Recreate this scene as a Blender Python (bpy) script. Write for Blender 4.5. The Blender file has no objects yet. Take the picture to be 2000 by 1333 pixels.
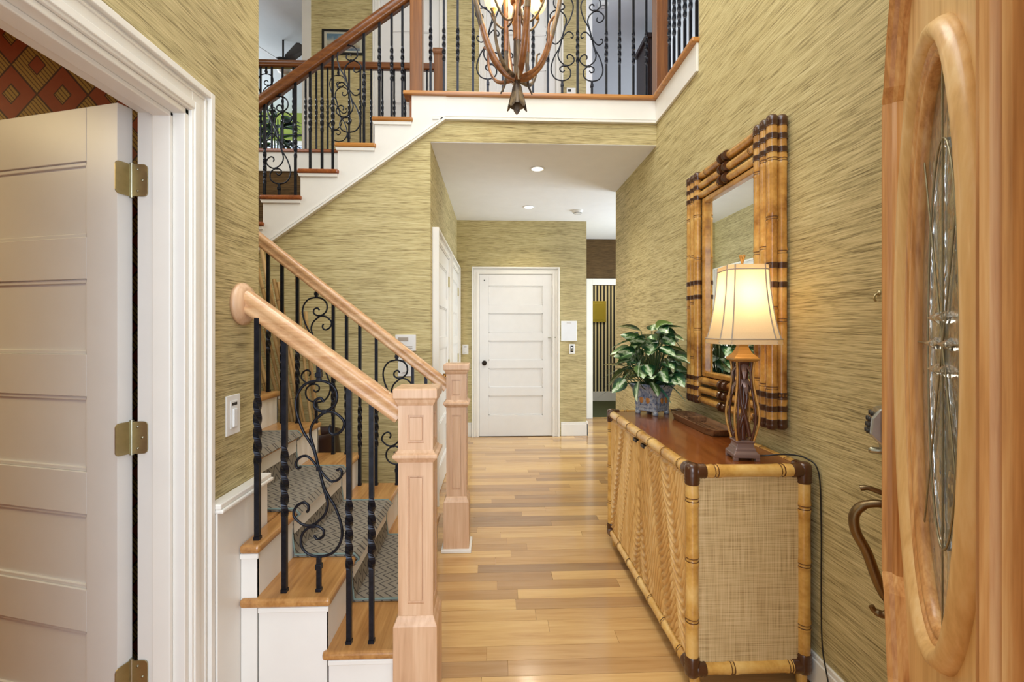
import bpy, bmesh, math, random
from mathutils import Vector, Matrix, noise as mnoise
PI = math.pi
sc = bpy.context.scene
C = bpy.context.collection
random.seed(7)

# ---------------------------------------------------------------- camera
CAMH, YAW, FPX, HOR = 1.3315, 0.0384, 900.0, 645.5
cam_d = bpy.data.cameras.new('camera')
cam_d.sensor_width = 36.0
cam_d.lens = 36.0 * FPX / 2000.0
cam_d.shift_y = (HOR - 666.5) / 2000.0
cam_d.clip_start = 0.02
cam = bpy.data.objects.new('camera', cam_d)
C.objects.link(cam)
cam.location = (0, 0, CAMH)
cam.rotation_euler = (PI / 2, 0, -YAW)
sc.camera = cam
_c, _s = math.cos(YAW), math.sin(YAW)
def U(px, py, X=None, Y=None, z=None):
    """pixel of the photo (2000x1333) -> point on the plane X=, Y= or z="""
    u = (px - 1000) / FPX; v = (HOR - py) / FPX
    dx = u * _c + _s; dy = -u * _s + _c
    t = X / dx if X is not None else (Y / dy if Y is not None else (z - CAMH) / v)
    return Vector((dx * t, dy * t, CAMH + v * t))
def UX(px, Y): return U(px, 600, Y=Y).x

# ---------------------------------------------------------------- world, lights, exposure
w = bpy.data.worlds.new('sky'); sc.world = w; w.use_nodes = True
w.node_tree.nodes['Background'].inputs[0].default_value = (0.86, 0.93, 1.0, 1)
w.node_tree.nodes['Background'].inputs[1].default_value = 1.0
sc.view_settings.view_transform = 'Standard'
sc.view_settings.look = 'None'
sc.view_settings.exposure = -0.12
sc.view_settings.gamma = 1.0
sc.view_settings.use_curve_mapping = False
def area(name, loc, rot, sx, sy, e, col):
    l = bpy.data.lights.new(name, 'AREA'); l.shape = 'RECTANGLE'; l.size = sx; l.size_y = sy
    l.energy = e; l.color = col
    o = bpy.data.objects.new(name, l); C.objects.link(o); o.location = loc; o.rotation_euler = rot
    return o
def point(name, loc, e, col, r=0.05):
    l = bpy.data.lights.new(name, 'POINT'); l.energy = e; l.color = col; l.shadow_soft_size = r
    o = bpy.data.objects.new(name, l); C.objects.link(o); o.location = loc
    return o
WARM = (1.0, 0.78, 0.5)
# daylight through the open front entrance
area('daylight_entrance', (0.1, -3.0, 1.7), (PI / 2, 0, 0), 3.0, 3.0, 185, (0.82, 0.90, 1.0))
area('high_front_fill', (0.1, 0.45, 4.2), (math.radians(52), 0, 0), 2.0, 2.2, 62, (0.86, 0.93, 1.0))  # added unseen fill high over the entrance
area('foyer_fill', (0.1, 2.0, 5.5), (0, 0, 0), 1.2, 1.6, 60, (1.0, 0.95, 0.86))  # added overhead fill without a fixture
area('upstairs_hall_fill', (-0.3, 4.9, 5.5), (0, 0, 0), 2.6, 0.7, 5, (1.0, 0.93, 0.8))  # unseen fill added to brighten the landing
area('upstairs_room_fill', (-5.2, 7.6, 4.5), (0, -PI / 2, 0), 1.8, 2.4, 95, (0.85, 0.93, 1.0))  # unseen fill added for the lime room, apart from its window
area('upstairs_side_fill', (2.95, 4.2, 4.4), (0, PI / 2, 0), 1.6, 1.6, 34, (0.88, 0.95, 1.0))  # added fill for the pale upstairs wall, no window there
area('corridor_fill', (2.78, 5.4, 1.4), (0, PI / 2, 0), 1.6, 1.4, 75, (0.80, 0.92, 1.0))  # added cool fill to lift the hall ceiling, no window there
area('stairwell_area', (-3.0, 2.5, 3.6), (0, -math.radians(65), 0), 1.2, 1.6, 26, (0.9, 0.95, 1.0))  # unseen area light in the stairwell, no window stands there
area('study_fill', (2.2, 7.6, 2.6), (0, 0, 0), 0.8, 0.8, 16, (1.0, 0.92, 0.78))  # added fixtureless fill for the striped room
area('side_room_light', (-2.7, 0.8, 2.4), (0, 0, 0), 0.7, 0.7, 24, (1.0, 0.8, 0.42))

# ---------------------------------------------------------------- node materials
class NT:
    def __init__(s, name):
        s.m = bpy.data.materials.new(name); s.m.use_nodes = True
        s.t = s.m.node_tree; s.n = s.t.nodes; s.b = s.n['Principled BSDF']
        s.tc = None
    def link(s, a, b): s.t.links.new(a, b)
    def put(s, sock, v):
        if isinstance(v, bpy.types.NodeSocket): s.link(v, sock)
        else: sock.default_value = v
    def obj(s):
        if s.tc is None: s.tc = s.n.new('ShaderNodeTexCoord')
        return s.tc.outputs['Object']
    def M(s, op, a, b=0.0, c=None):
        n = s.n.new('ShaderNodeMath'); n.operation = op
        s.put(n.inputs[0], a); s.put(n.inputs[1], b)
        if c is not None: s.put(n.inputs[2], c)
        return n.outputs[0]
    def map(s, v, scale=(1, 1, 1), rot=(0, 0, 0), loc=(0, 0, 0)):
        n = s.n.new('ShaderNodeMapping'); s.link(v, n.inputs[0])
        n.inputs['Scale'].default_value = scale; n.inputs['Rotation'].default_value = rot
        n.inputs['Location'].default_value = loc
        return n.outputs[0]
    def noise(s, v, scale=1, detail=3, rough=.55, dist=0):
        n = s.n.new('ShaderNodeTexNoise'); s.link(v, n.inputs['Vector'])
        n.inputs['Scale'].default_value = scale; n.inputs['Detail'].default_value = detail
        n.inputs['Roughness'].default_value = rough; n.inputs['Distortion'].default_value = dist
        return n.outputs[0]
    def ramp(s, f, stops, interp='LINEAR'):
        n = s.n.new('ShaderNodeValToRGB'); n.color_ramp.interpolation = interp
        e = n.color_ramp.elements
        while len(e) < len(stops): e.new(0.5)
        for i, (p, c) in enumerate(stops):
            e[i].position = p; e[i].color = (c[0], c[1], c[2], 1)
        s.put(n.inputs[0], f)
        return n.outputs[0]
    def mix(s, f, a, b, mode='MIX'):
        n = s.n.new('ShaderNodeMix'); n.data_type = 'RGBA'; n.blend_type = mode
        s.put(n.inputs[0], f)
        for i, v in ((6, a), (7, b)):
            if isinstance(v, bpy.types.NodeSocket): s.link(v, n.inputs[i])
            else: n.inputs[i].default_value = (v[0], v[1], v[2], 1)
        return n.outputs[2]
    def sep(s, v):
        n = s.n.new('ShaderNodeSeparateXYZ'); s.link(v, n.inputs[0]); return n.outputs
    def rand(s):
        n = s.n.new('ShaderNodeObjectInfo'); return n.outputs['Random']
    def bump(s, h, strength=.3, dist=.002):
        n = s.n.new('ShaderNodeBump'); n.inputs['Strength'].default_value = strength
        n.inputs['Distance'].default_value = dist; s.link(h, n.inputs['Height'])
        s.link(n.outputs[0], s.b.inputs['Normal'])
    def set(s, col=None, rough=.5, metal=0, coat=0, spec=None, trans=0, ior=None, emit=None, es=0):
        b = s.b
        if col is not None:
            if isinstance(col, bpy.types.NodeSocket): s.link(col, b.inputs['Base Color'])
            else: b.inputs['Base Color'].default_value = (col[0], col[1], col[2], 1)
        s.put(b.inputs['Roughness'], rough); b.inputs['Metallic'].default_value = metal
        b.inputs['Coat Weight'].default_value = coat; b.inputs['Coat Roughness'].default_value = .12
        if spec is not None: b.inputs['Specular IOR Level'].default_value = spec
        b.inputs['Transmission Weight'].default_value = trans
        if ior: b.inputs['IOR'].default_value = ior
        if emit is not None:
            b.inputs['Emission Color'].default_value = (emit[0], emit[1], emit[2], 1)
            b.inputs['Emission Strength'].default_value = es
        return s.m
def S(r, g, b):
    f = lambda v: ((v / 255 + .055) / 1.055) ** 2.4 if v > 10 else v / 255 / 12.92
    return (f(r), f(g), f(b))
MT = {}
def plain(name, col, rough=.5, **k):
    t = NT(name); n = t.noise(t.obj(), 9, 3)
    a = t.mix(t.M('MULTIPLY', n, .35), col, tuple(c * .78 for c in col))
    MT[name] = t.set(a, rough, **k)
def grasscloth(name, cs):
    t = NT(name); o = t.obj()
    wob = t.noise(o, 1.7, 2)
    x = t.sep(o)
    comb = t.n.new('ShaderNodeCombineXYZ')
    t.link(x[0], comb.inputs[0]); t.link(x[1], comb.inputs[1])
    t.link(t.M('ADD', x[2], t.M('MULTIPLY', wob, .012)), comb.inputs[2])
    v = comb.outputs[0]
    a = t.noise(t.map(v, (5.5, 5.5, 190)), 1, 4, .62, 0)
    b = t.noise(t.map(v, (.7, .7, 16), loc=(3, 1, 7)), 1, 3, .6)
    c = t.noise(t.map(v, (13, 13, 430), loc=(9, 2, 1)), 1, 2, .6)
    f = t.M('ADD', t.M('MULTIPLY', a, .5), t.M('ADD', t.M('MULTIPLY', b, .13), t.M('MULTIPLY', c, .37)))
    col = t.ramp(f, [(.32, cs[0]), (.42, cs[1]), (.49, cs[2]), (.57, cs[3]), (.7, cs[4])])
    seam = t.noise(t.map(o, (1.1, 1.1, .05)), 1, 0)
    col = t.mix(.16, col, t.ramp(seam, [(.4, (.25, .24, .14)), (.6, (.9, .85, .6))]), 'OVERLAY')
    t.bump(f, .35, .003)
    MT[name] = t.set(col, .72, spec=.25)
grasscloth('grasscloth', [S(96, 82, 56), S(150, 136, 98), S(188, 173, 129), S(206, 192, 148), S(228, 216, 178)])
grasscloth('grasscloth_unlit', [S(40, 28, 14), S(66, 48, 26), S(88, 66, 38), S(104, 80, 48), S(120, 94, 60)])  # grasscloth copy with the shade of unlit walls in its colour
plain('white_paint', S(240, 237, 230), .38)
plain('white_door', S(232, 231, 229), .35)
plain('ceiling_white', S(244, 245, 248), .6)
plain('cool_white', S(226, 232, 238), .6)
plain('lime_wall', S(150, 165, 70), .7)
plain('olive_carpet', S(66, 70, 38), .9)
plain('white_plastic', S(242, 242, 240), .3)
plain('dark_slot', S(40, 40, 42), .4)
plain('black_frame', S(18, 17, 16), .35)
plain('paper', S(235, 237, 242), .6)
plain('gold_leaf', S(176, 156, 44), .45, metal=.35)
plain('dark_pot', S(52, 26, 18), .4)
plain('mount_board', S(236, 236, 228), .7)
def wood(name, c0, c1, c2, axis=0, freq=28, rough=.35, coat=.2, per_obj=0.0, lon=1.4):
    t = NT(name); o = t.obj()
    sc3 = [freq] * 3; sc3[axis] = lon
    r = t.rand()
    off = t.n.new('ShaderNodeVectorMath'); off.operation = 'ADD'; t.link(o, off.inputs[0])
    cb = t.n.new('ShaderNodeCombineXYZ')
    for i in range(3): t.link(t.M('MULTIPLY', r, 37.0 + i * 11), cb.inputs[i])
    t.link(cb.outputs[0], off.inputs[1])
    v = off.outputs[0]
    g = t.noise(t.map(v, sc3), 1, 5, .6, .6)
    f2 = [freq * 4] * 3; f2[axis] = lon * 4
    h = t.noise(t.map(v, f2), 1, 2, .5)
    f = t.M('ADD', t.M('MULTIPLY', g, .72), t.M('MULTIPLY', h, .28))
    col = t.ramp(f, [(.3, c0), (.5, c1), (.7, c2)])
    if per_obj:
        col = t.mix(per_obj, col, t.ramp(r, [(0, S(132, 90, 48)), (.25, S(170, 130, 82)), (.55, S(202, 168, 118)), (1, S(230, 204, 156))]), 'MULTIPLY')
    t.bump(f, .1, .001)
    MT[name] = t.set(col, rough, coat=coat)
wood('floor_wood', S(206, 172, 122), S(228, 200, 152), S(240, 216, 172), 0, 20, .22, .35, .74)
wood('tread_wood', S(144, 94, 46), S(178, 128, 72), S(202, 154, 94), 1, 24, .28, .3)
wood('tread_wood_dark', S(110, 52, 22), S(150, 82, 38), S(172, 100, 50), 1, 24, .3, .3)
wood('newel_wood', S(190, 148, 112), S(212, 172, 136), S(226, 192, 158), 2, 26, .4, .1)
wood('rail_wood', S(178, 126, 84), S(208, 162, 116), S(226, 188, 146), 0, 30, .32, .25)
wood('rail_wood_shaded', S(78, 42, 18), S(112, 64, 30), S(136, 84, 42), 0, 30, .32, .25)  # same wood as the lower rails, upstairs shade put into the colour
wood('post_wood_shaded', S(92, 52, 20), S(126, 76, 32), S(148, 96, 46), 2, 30, .35, .2)  # newel wood again, darkened for the dimmer light upstairs
wood('nosing_wood', S(150, 92, 38), S(186, 126, 60), S(206, 148, 78), 0, 26, .3, .25)
wood('front_door_wood', S(204, 156, 94), S(230, 188, 126), S(244, 212, 158), 2, 22, .38, .15)
wood('front_door_moulding', S(170, 112, 58), S(214, 158, 98), S(236, 194, 136), 2, 40, .35, .2)
wood('cabinet_top_wood', S(104, 50, 18), S(134, 72, 28), S(154, 90, 40), 1, 16, .25, .4)
wood('carved_wood', S(194, 144, 74), S(220, 174, 104), S(238, 202, 138), 2, 20, .4, .2)
wood('tray_wood', S(70, 44, 28), S(124, 88, 58), S(160, 120, 84), 1, 30, .4, .1)
wood('cabinet_dark_wood', S(36, 20, 14), S(52, 30, 22), S(64, 40, 28), 2, 20, .4, .1)
wood('bamboo_stick', S(150, 112, 66), S(196, 160, 104), S(220, 190, 138), 2, 40, .45, 0)
def bamboo(name, c0, c1, c2, dark):
    t = NT(name); o = t.obj()
    f = t.noise(o, 7, 3, .5); g = t.noise(o, 60, 2)
    col = t.ramp(t.M('ADD', t.M('MULTIPLY', f, .8), t.M('MULTIPLY', g, .2)), [(.32, c0), (.5, c1), (.68, c2)])
    MT[name] = t.set(col, .26, coat=.35)
bamboo('bamboo_amber', S(140, 88, 34), S(200, 146, 70), S(228, 184, 106), .4)
bamboo('bamboo_gold', S(178, 126, 54), S(216, 168, 88), S(234, 196, 122), .4)
plain('rattan_wrap', S(78, 44, 22), .3, coat=.4)
plain('node_dark', S(96, 58, 26), .35)
def iron(name):
    t = NT(name); f = t.noise(t.obj(), 60, 2)
    t.bump(f, .12, .001)
    MT[name] = t.set(t.ramp(f, [(.3, (.006, .007, .011)), (.7, (.016, .018, .028))]), .34, metal=.55)
iron('wrought_iron')
def metal(name, c, rough=.25):
    t = NT(name); f = t.noise(t.obj(), 25, 3)
    MT[name] = t.set(t.mix(f, c, tuple(v * .6 for v in c)), rough, metal=1)
metal('satin_nickel', S(186, 182, 160), .28)
metal('hinge_brass', S(206, 192, 150), .45)
metal('aged_bronze', S(142, 120, 88), .35)
metal('pewter', S(196, 200, 204), .32)
metal('dark_bronze', S(58, 52, 48), .35)
metal('brass', S(168, 120, 56), .25)
metal('lead_came', S(178, 168, 140), .45)
t = NT('mirror_glass'); MT['mirror_glass'] = t.set(t.mix(t.noise(t.obj(), 3), (.92, .94, .93), (.9, .93, .92)), .01, metal=1)
t = NT('bevel_glass'); f = t.noise(t.obj(), 14, 2); t.bump(f, .25, .01)
MT['bevel_glass'] = t.set(t.mix(f, (.9, .95, .95), (.97, .99, .98)), .04, trans=.94, ior=1.45)
t = NT('clear_glass'); MT['clear_glass'] = t.set(t.mix(t.noise(t.obj(), 5), (1, .97, .9), (.97, .95, .88)), .05, trans=.95, ior=1.3)
t = NT('seeded_glass'); MT['seeded_glass'] = t.set(t.mix(t.noise(t.obj(), 30), (1, .86, .6), (1, .78, .5)), .3, trans=.4, ior=1.2, emit=(1, .72, .36), es=.9)
t = NT('bulb_glow'); MT['bulb_glow'] = t.set(t.mix(t.noise(t.obj(), 5), (1, .9, .7), (1, .88, .66)), .4, emit=(1, .82, .5), es=4)
t = NT('downlight_glow'); MT['downlight_glow'] = t.set(t.mix(t.noise(t.obj(), 5), (1, .95, .85), (1, .93, .82)), .4, emit=(1, .92, .76), es=6)
t = NT('lamp_fabric')
fb = t.noise(t.map(t.obj(), (300, 300, 300)), 1, 2)
tr = t.n.new('ShaderNodeBsdfTranslucent'); df = t.n.new('ShaderNodeBsdfDiffuse'); mx = t.n.new('ShaderNodeMixShader')
cc = t.mix(fb, S(250, 236, 206), S(240, 222, 186))
t.link(cc, tr.inputs[0]); t.link(cc, df.inputs[0]); mx.inputs[0].default_value = .55
t.link(df.outputs[0], mx.inputs[1]); t.link(tr.outputs[0], mx.inputs[2])
t.link(mx.outputs[0], t.n['Material Output'].inputs[0]); MT['lamp_fabric'] = t.m
plain('lamp_trim', S(176, 164, 150), .7)
plain('lamp_resin', S(84, 44, 28), .3, coat=.4)
plain('lamp_gold', S(196, 146, 76), .35, metal=.3)
plain('lamp_silver_brown', S(140, 116, 110), .3, metal=.4)
# carpet runner: zigzag weave
t = NT('carpet_weave'); o = t.obj(); x = t.sep(o)
zz = t.M('ABSOLUTE', t.M('SUBTRACT', t.M('FRACT', t.M('MULTIPLY', x[1], 14.0)), .5))
al = t.M('ADD', x[0], x[2])
ph = t.M('FRACT', t.M('ADD', t.M('MULTIPLY', al, 26.0), t.M('MULTIPLY', zz, 2.2)))
ln = t.M('LESS_THAN', ph, .22)
fz = t.noise(o, 260, 2)
col = t.mix(ln, t.mix(fz, S(124, 116, 104), S(160, 152, 138)), S(88, 84, 80))
t.bump(t.M('SUBTRACT', fz, t.M('MULTIPLY', ln, .8)), .6, .004); MT['carpet_weave'] = t.set(col, .95, spec=.05)
plain('carpet_binding', S(120, 138, 132), .8)
# red and gold diamond wallpaper
t = NT('diamond_paper'); x = t.sep(t.obj())
P_, Q_ = .176, .208
u_ = t.M('DIVIDE', t.M('ADD', x[0], 9.02), P_); v_ = t.M('DIVIDE', t.M('ADD', x[2], .115), Q_)
a_ = t.M('ADD', u_, v_); b_ = t.M('ADD', t.M('SUBTRACT', u_, v_), 40.0)
par = t.M('MODULO', t.M('ADD', t.M('FLOOR', a_), t.M('FLOOR', b_)), 2.0)
fa = t.M('ABSOLUTE', t.M('SUBTRACT', t.M('FRACT', a_), .5)); fb_ = t.M('ABSOLUTE', t.M('SUBTRACT', t.M('FRACT', b_), .5))
mxx = t.M('MAXIMUM', fa, fb_)
inner = t.M('LESS_THAN', mxx, .17)
gold = t.M('ABSOLUTE', t.M('SUBTRACT', par, inner))
edge = t.M('GREATER_THAN', mxx, .478)
ein = t.M('LESS_THAN', t.M('ABSOLUTE', t.M('SUBTRACT', mxx, .17)), .014)
stripe = t.M('LESS_THAN', t.M('FRACT', t.M('MULTIPLY', t.M('ADD', t.M('FRACT', a_), 0), 11.0)), .3)
goldc = t.mix(stripe, S(180, 148, 70), S(112, 78, 32))
redc = t.mix(t.noise(t.obj(), 40, 2), S(150, 62, 26), S(168, 78, 36))
col = t.mix(gold, redc, goldc)
col = t.mix(t.M('MAXIMUM', edge, ein), col, S(76, 34, 14))
MT['diamond_paper'] = t.set(col, .6)
# black and cream striped wallpaper
t = NT('stripe_paper'); x = t.sep(t.obj())
st = t.M('LESS_THAN', t.M('FRACT', t.M('DIVIDE', x[0], .064)), .52)
MT['stripe_paper'] = t.set(t.mix(st, t.mix(t.noise(t.obj(), 6), S(236, 224, 178), S(226, 214, 170)), S(26, 24, 22)), .6)
# woven cane
t = NT('cane_weave'); o = t.obj()
a = t.noise(t.map(o, (260, 260, 5)), 1, 2); b = t.noise(t.map(o, (6, 6, 260)), 1, 2); c = t.noise(o, 5, 3)
f = t.M('ADD', t.M('MULTIPLY', a, .5), t.M('MULTIPLY', b, .5))
col = t.ramp(f, [(.3, S(150, 114, 66)), (.5, S(214, 186, 134)), (.68, S(236, 212, 166))])
col = t.mix(t.M('MULTIPLY', c, .3), col, S(176, 150, 106)); t.bump(f, .4, .002)
MT['cane_weave'] = t.set(col, .6)
# foliage: variegated broad leaf, plain strap leaf (leaf runs along local +Y)
t = NT('variegated_leaf'); o = t.obj(); x = t.sep(o)
n = t.noise(t.map(o, (60, 26, 60)), 1, 3, .6)
m = t.M('ADD', t.M('MULTIPLY', t.M('ABSOLUTE', x[0]), 15.0), t.M('MULTIPLY', n, .95))
col = t.ramp(m, [(.50, S(224, 236, 208)), (.62, S(130, 166, 104)), (.74, S(40, 88, 48)), (1, S(18, 52, 32))])
col = t.mix(t.M('MULTIPLY', t.M('POWER', t.rand(), 4.0), .55), col, S(150, 176, 84)); MT['variegated_leaf'] = t.set(col, .3, coat=.2)
t = NT('strap_leaf'); o = t.obj(); n = t.noise(t.map(o, (80, 6, 80)), 1, 2)
MT['strap_leaf'] = t.set(t.mix(t.rand(), t.ramp(n, [(.3, S(24, 62, 40)), (.7, S(60, 104, 66))]), S(64, 116, 104)), .3, coat=.2)
plain('leaf_dark', S(22, 46, 24), .4)
plain('leaf_bright', S(74, 124, 44), .4)
plain('stem_green', S(60, 84, 40), .5)
# glazed pot
t = NT('glazed_pot'); o = t.obj(); n = t.noise(o, 26, 4, .7, 1.5)
col = t.ramp(n, [(.33, S(58, 74, 116)), (.45, S(138, 150, 168)), (.56, S(186, 190, 196)), (.7, S(128, 130, 140))])
MT['glazed_pot'] = t.set(col, .22, coat=.5)
plain('pot_orange', S(196, 130, 62), .3, coat=.4)
# antler parts
t = NT('antler_brown'); n = t.noise(t.obj(), 26, 3); MT['antler_brown'] = t.set(t.ramp(n, [(.35, S(112, 64, 30)), (.65, S(164, 108, 62))]), .35, coat=.3)
t = NT('antler_grey'); n = t.noise(t.map(t.obj(), (40, 40, 12)), 1, 3); MT['antler_grey'] = t.set(t.ramp(n, [(.35, S(58, 42, 30)), (.65, S(140, 118, 88))]), .45)
# picture prints
t = NT('seaside_print'); x = t.sep(t.obj())
n = t.noise(t.obj(), 9, 4)
col = t.ramp(t.M('ADD', t.M('MULTIPLY', t.M('SUBTRACT', x[2], 4.62), 2.6), t.M('MULTIPLY', n, .45)), [(.2, S(40, 96, 150)), (.42, S(44, 110, 168)), (.55, S(176, 160, 130)), (.66, S(210, 214, 206)), (.85, S(66, 132, 178))])
MT['seaside_print'] = t.set(col, .3)
t = NT('blinds'); x = t.sep(t.obj())
bl = t.M('LESS_THAN', t.M('FRACT', t.M('MULTIPLY', x[2], 24.0)), .7)
MT['blinds'] = t.set(t.mix(bl, S(110, 140, 190), S(238, 244, 252)), .5)

# ---------------------------------------------------------------- mesh builder
class MB:
    def __init__(s): s.v = []; s.f = []; s.smooth = []
    def add(s, vs, fs, smooth=False):
        k = len(s.v); s.v += [tuple(v) for v in vs]
        s.f += [tuple(i + k for i in f) for f in fs]; s.smooth += [smooth] * len(fs)
        return s
    def box(s, x0, x1, y0, y1, z0, z1):
        v = [(x, y, z) for z in (z0, z1) for y in (y0, y1) for x in (x0, x1)]
        return s.add(v, [(0, 2, 3, 1), (4, 5, 7, 6), (0, 1, 5, 4), (2, 6, 7, 3), (0, 4, 6, 2), (1, 3, 7, 5)])
    def prism(s, poly, axis, a, b):
        """poly: 2-D points; extruded along axis ('x','y','z') from a to b"""
        def P(p, q): return {'x': (q, p[0], p[1]), 'y': (p[0], q, p[1]), 'z': (p[0], p[1], q)}[axis]
        n = len(poly)
        v = [P(p, a) for p in poly] + [P(p, b) for p in poly]
        fs = [tuple(range(n))[::-1], tuple(range(n, 2 * n))] + [(i, (i + 1) % n, n + (i + 1) % n, n + i) for i in range(n)]
        return s.add(v, fs)
    def sweep(s, path, prof, up=(0, 0, 1), closed=False, caps=True, scale=None, twist=None, smooth=True):
        """prof: closed 2-D profile (side, up) swept along path"""
        path = [Vector(p) for p in path]; n = len(path); m = len(prof); up = Vector(up)
        rings = []; prev = None
        for i, p in enumerate(path):
            a = path[(i - 1) % n] if (closed or i > 0) else p
            b = path[(i + 1) % n] if (closed or i < n - 1) else p
            t = (b - a)
            t = t.normalized() if t.length > 1e-9 else Vector((0, 0, 1))
            if prev is None:
                side = t.cross(up)
                if side.length < 1e-4: side = t.cross(Vector((1, 0, 0)))
                side.normalize()
            else:
                side = prev - t * prev.dot(t)
                side.normalize()
            prev = side; u2 = side.cross(t).normalized()
            k = scale[i] if scale else 1.0
            an = twist[i] if twist else 0.0
            ca, sa = math.cos(an), math.sin(an)
            rings.append([p + (side * (x * ca - y * sa) + u2 * (x * sa + y * ca)) * k for x, y in prof])
        v = [q for r in rings for q in r]; fs = []
        for i in range(n if closed else n - 1):
            j = (i + 1) % n
            for q in range(m):
                r = (q + 1) % m
                fs.append((i * m + q, i * m + r, j * m + r, j * m + q))
        s.add(v, fs, smooth)
        if caps and not closed:
            s.add(rings[0], [tuple(range(m))]); s.add(rings[-1], [tuple(range(m))[::-1]])
        return s
    def tube(s, path, r, sides=8, closed=False, **k):
        rr = r if isinstance(r, (list, tuple)) else None
        prof = [(math.cos(2 * PI * i / sides), math.sin(2 * PI * i / sides)) for i in range(sides)]
        sc_ = list(rr) if rr else [r] * len(path)
        return s.sweep(path, prof, closed=closed, scale=sc_, **k)
    def lathe(s, prof, c=(0, 0, 0), seg=20, axis='z', sx=1, sy=1, caps=True):
        n = len(prof); v = []
        for i in range(seg):
            a = 2 * PI * i / seg
            for r, z in prof:
                p = (r * math.cos(a) * sx, r * math.sin(a) * sy, z)
                if axis == 'x': p = (p[2], p[0], p[1])
                if axis == 'y': p = (p[0], p[2], p[1])
                v.append((p[0] + c[0], p[1] + c[1], p[2] + c[2]))
        fs = [(i * n + j, ((i + 1) % seg) * n + j, ((i + 1) % seg) * n + j + 1, i * n + j + 1) for i in range(seg) for j in range(n - 1)]
        s.add(v, fs, True)
        for j, fl in ((0, True), (n - 1, False)):
            if caps and prof[j][0] > 1e-5:
                ring = [v[i * n + j] for i in range(seg)]
                s.add(ring, [tuple(range(seg))[::-1] if fl else tuple(range(seg))])
        return s
    def frustum(s, x, y, tiers, rot=0.0):
        """stack of square sections: (half_width, z)"""
        v = []; ca, sa = math.cos(rot), math.sin(rot)
        for h, z in tiers:
            for dx, dy in ((-h, -h), (h, -h), (h, h), (-h, h)):
                v.append((x + dx * ca - dy * sa, y + dx * sa + dy * ca, z))
        n = len(tiers); fs = [(3, 2, 1, 0), tuple(4 * (n - 1) + i for i in range(4))]
        for i in range(n - 1):
            for q in range(4):
                r = (q + 1) % 4
                fs.append((i * 4 + q, i * 4 + r, (i + 1) * 4 + r, (i + 1) * 4 + q))
        return s.add(v, fs)
    def mesh(s, name):
        me = bpy.data.meshes.new(name); me.from_pydata(s.v, [], s.f)
        me.polygons.foreach_set('use_smooth', s.smooth)
        bm = bmesh.new(); bm.from_mesh(me); bmesh.ops.recalc_face_normals(bm, faces=bm.faces); bm.to_mesh(me); bm.free()
        me.update(); return me
    def build(s, name, mat, parent=None, bevel=0, seg=2):
        return link(name, s.mesh(name), mat, parent, bevel, seg)
def link(name, me, mat, parent=None, bevel=0, seg=2):
    if mat and not me.materials: me.materials.append(MT[mat])
    o = bpy.data.objects.new(name, me); C.objects.link(o); o.parent = parent
    if bevel:
        b = o.modifiers.new('edge', 'BEVEL'); b.width = bevel; b.segments = seg; b.limit_method = 'ANGLE'; b.angle_limit = .7
        b.harden_normals = False
    return o
def tag(o, label=None, cat=None, group=None, kind=None):
    if label: o['label'] = label
    if cat: o['category'] = cat
    if group: o['group'] = group
    if kind: o['kind'] = kind
    return o
def empty(name, loc=(0, 0, 0), rz=0.0):
    o = bpy.data.objects.new(name, None); C.objects.link(o); o.location = loc; o.rotation_euler = (0, 0, rz)
    o.empty_display_size = .05
    return o
def struct(name, mb, mat, label=None, cat=None, bevel=0):
    o = mb.build(name, mat, None, bevel); o['kind'] = 'structure'
    tag(o, label, cat); return o
def catmull(pts, n=6, closed=False):
    pts = [Vector(p) for p in pts]; out = []; N = len(pts)
    for i in range(N - (0 if closed else 1)):
        p0 = pts[(i - 1) % N] if (closed or i > 0) else pts[0] * 2 - pts[1]
        p1 = pts[i]; p2 = pts[(i + 1) % N]
        p3 = pts[(i + 2) % N] if (closed or i + 2 < N) else pts[-1] * 2 - pts[-2]
        for k in range(n):
            t = k / n
            out.append(.5 * ((2 * p1) + (p2 - p0) * t + (2 * p0 - 5 * p1 + 4 * p2 - p3) * t * t + (3 * p1 - p0 - 3 * p2 + p3) * t ** 3))
    if not closed: out.append(pts[-1])
    return out

# ================================================================ the shell
XL = -0.93          # entry wall beside the side room
XR = 1.21           # long wall with mirror
YB = 3.384          # plane of balcony front and wall behind the stair
YD = 5.785          # end wall of the hall
YE = 4.55           # end of the long wall
XH = -0.467         # hall wall left of the hall door
ZC = 2.713          # hall ceiling
RS = 0.1917         # stair rise
Z2 = 16 * RS        # upper floor
ZT = 5.6            # upper ceiling
FB = 2.868          # bottom of the white fascia
YU = 5.6            # upper back wall

fl = struct('floor', MB().box(-4.0, 2.9, -.6, 7.0, -.12, -.006), 'tread_wood', 'wide honey coloured plank floor running through the hall', 'floor')
pw = .0845
row = 0; y = 1.18
while y < 7.0:
    x0 = -.47; x1 = XR if y < YE - .05 else 2.75
    if y > YD: x0 = 1.17
    x = x0 - random.random() * .7
    while x < x1:
        L = random.uniform(.45, 1.25)
        a, b = max(x, x0), min(x + L, x1)
        if b - a > .03:
            m = MB().box(a + .0006, b - .0006, y + .0006, y + pw - .0006, -.006, random.uniform(-.0006, .0004))
            m.build('floor_board', 'floor_wood', fl)
        x += L
    y += pw; row += 1

struct('ceiling', MB().box(XH, 2.8, YB + .013, 8.7, ZC - .003, ZC + .03), 'ceiling_white', 'smooth white ceiling over the back hall', 'ceiling')
struct('ceiling_upper', MB().box(-5.4, 3.1, .3, 9.4, ZT, ZT + .05), 'cool_white', 'white upper storey ceiling', 'ceiling')
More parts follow.
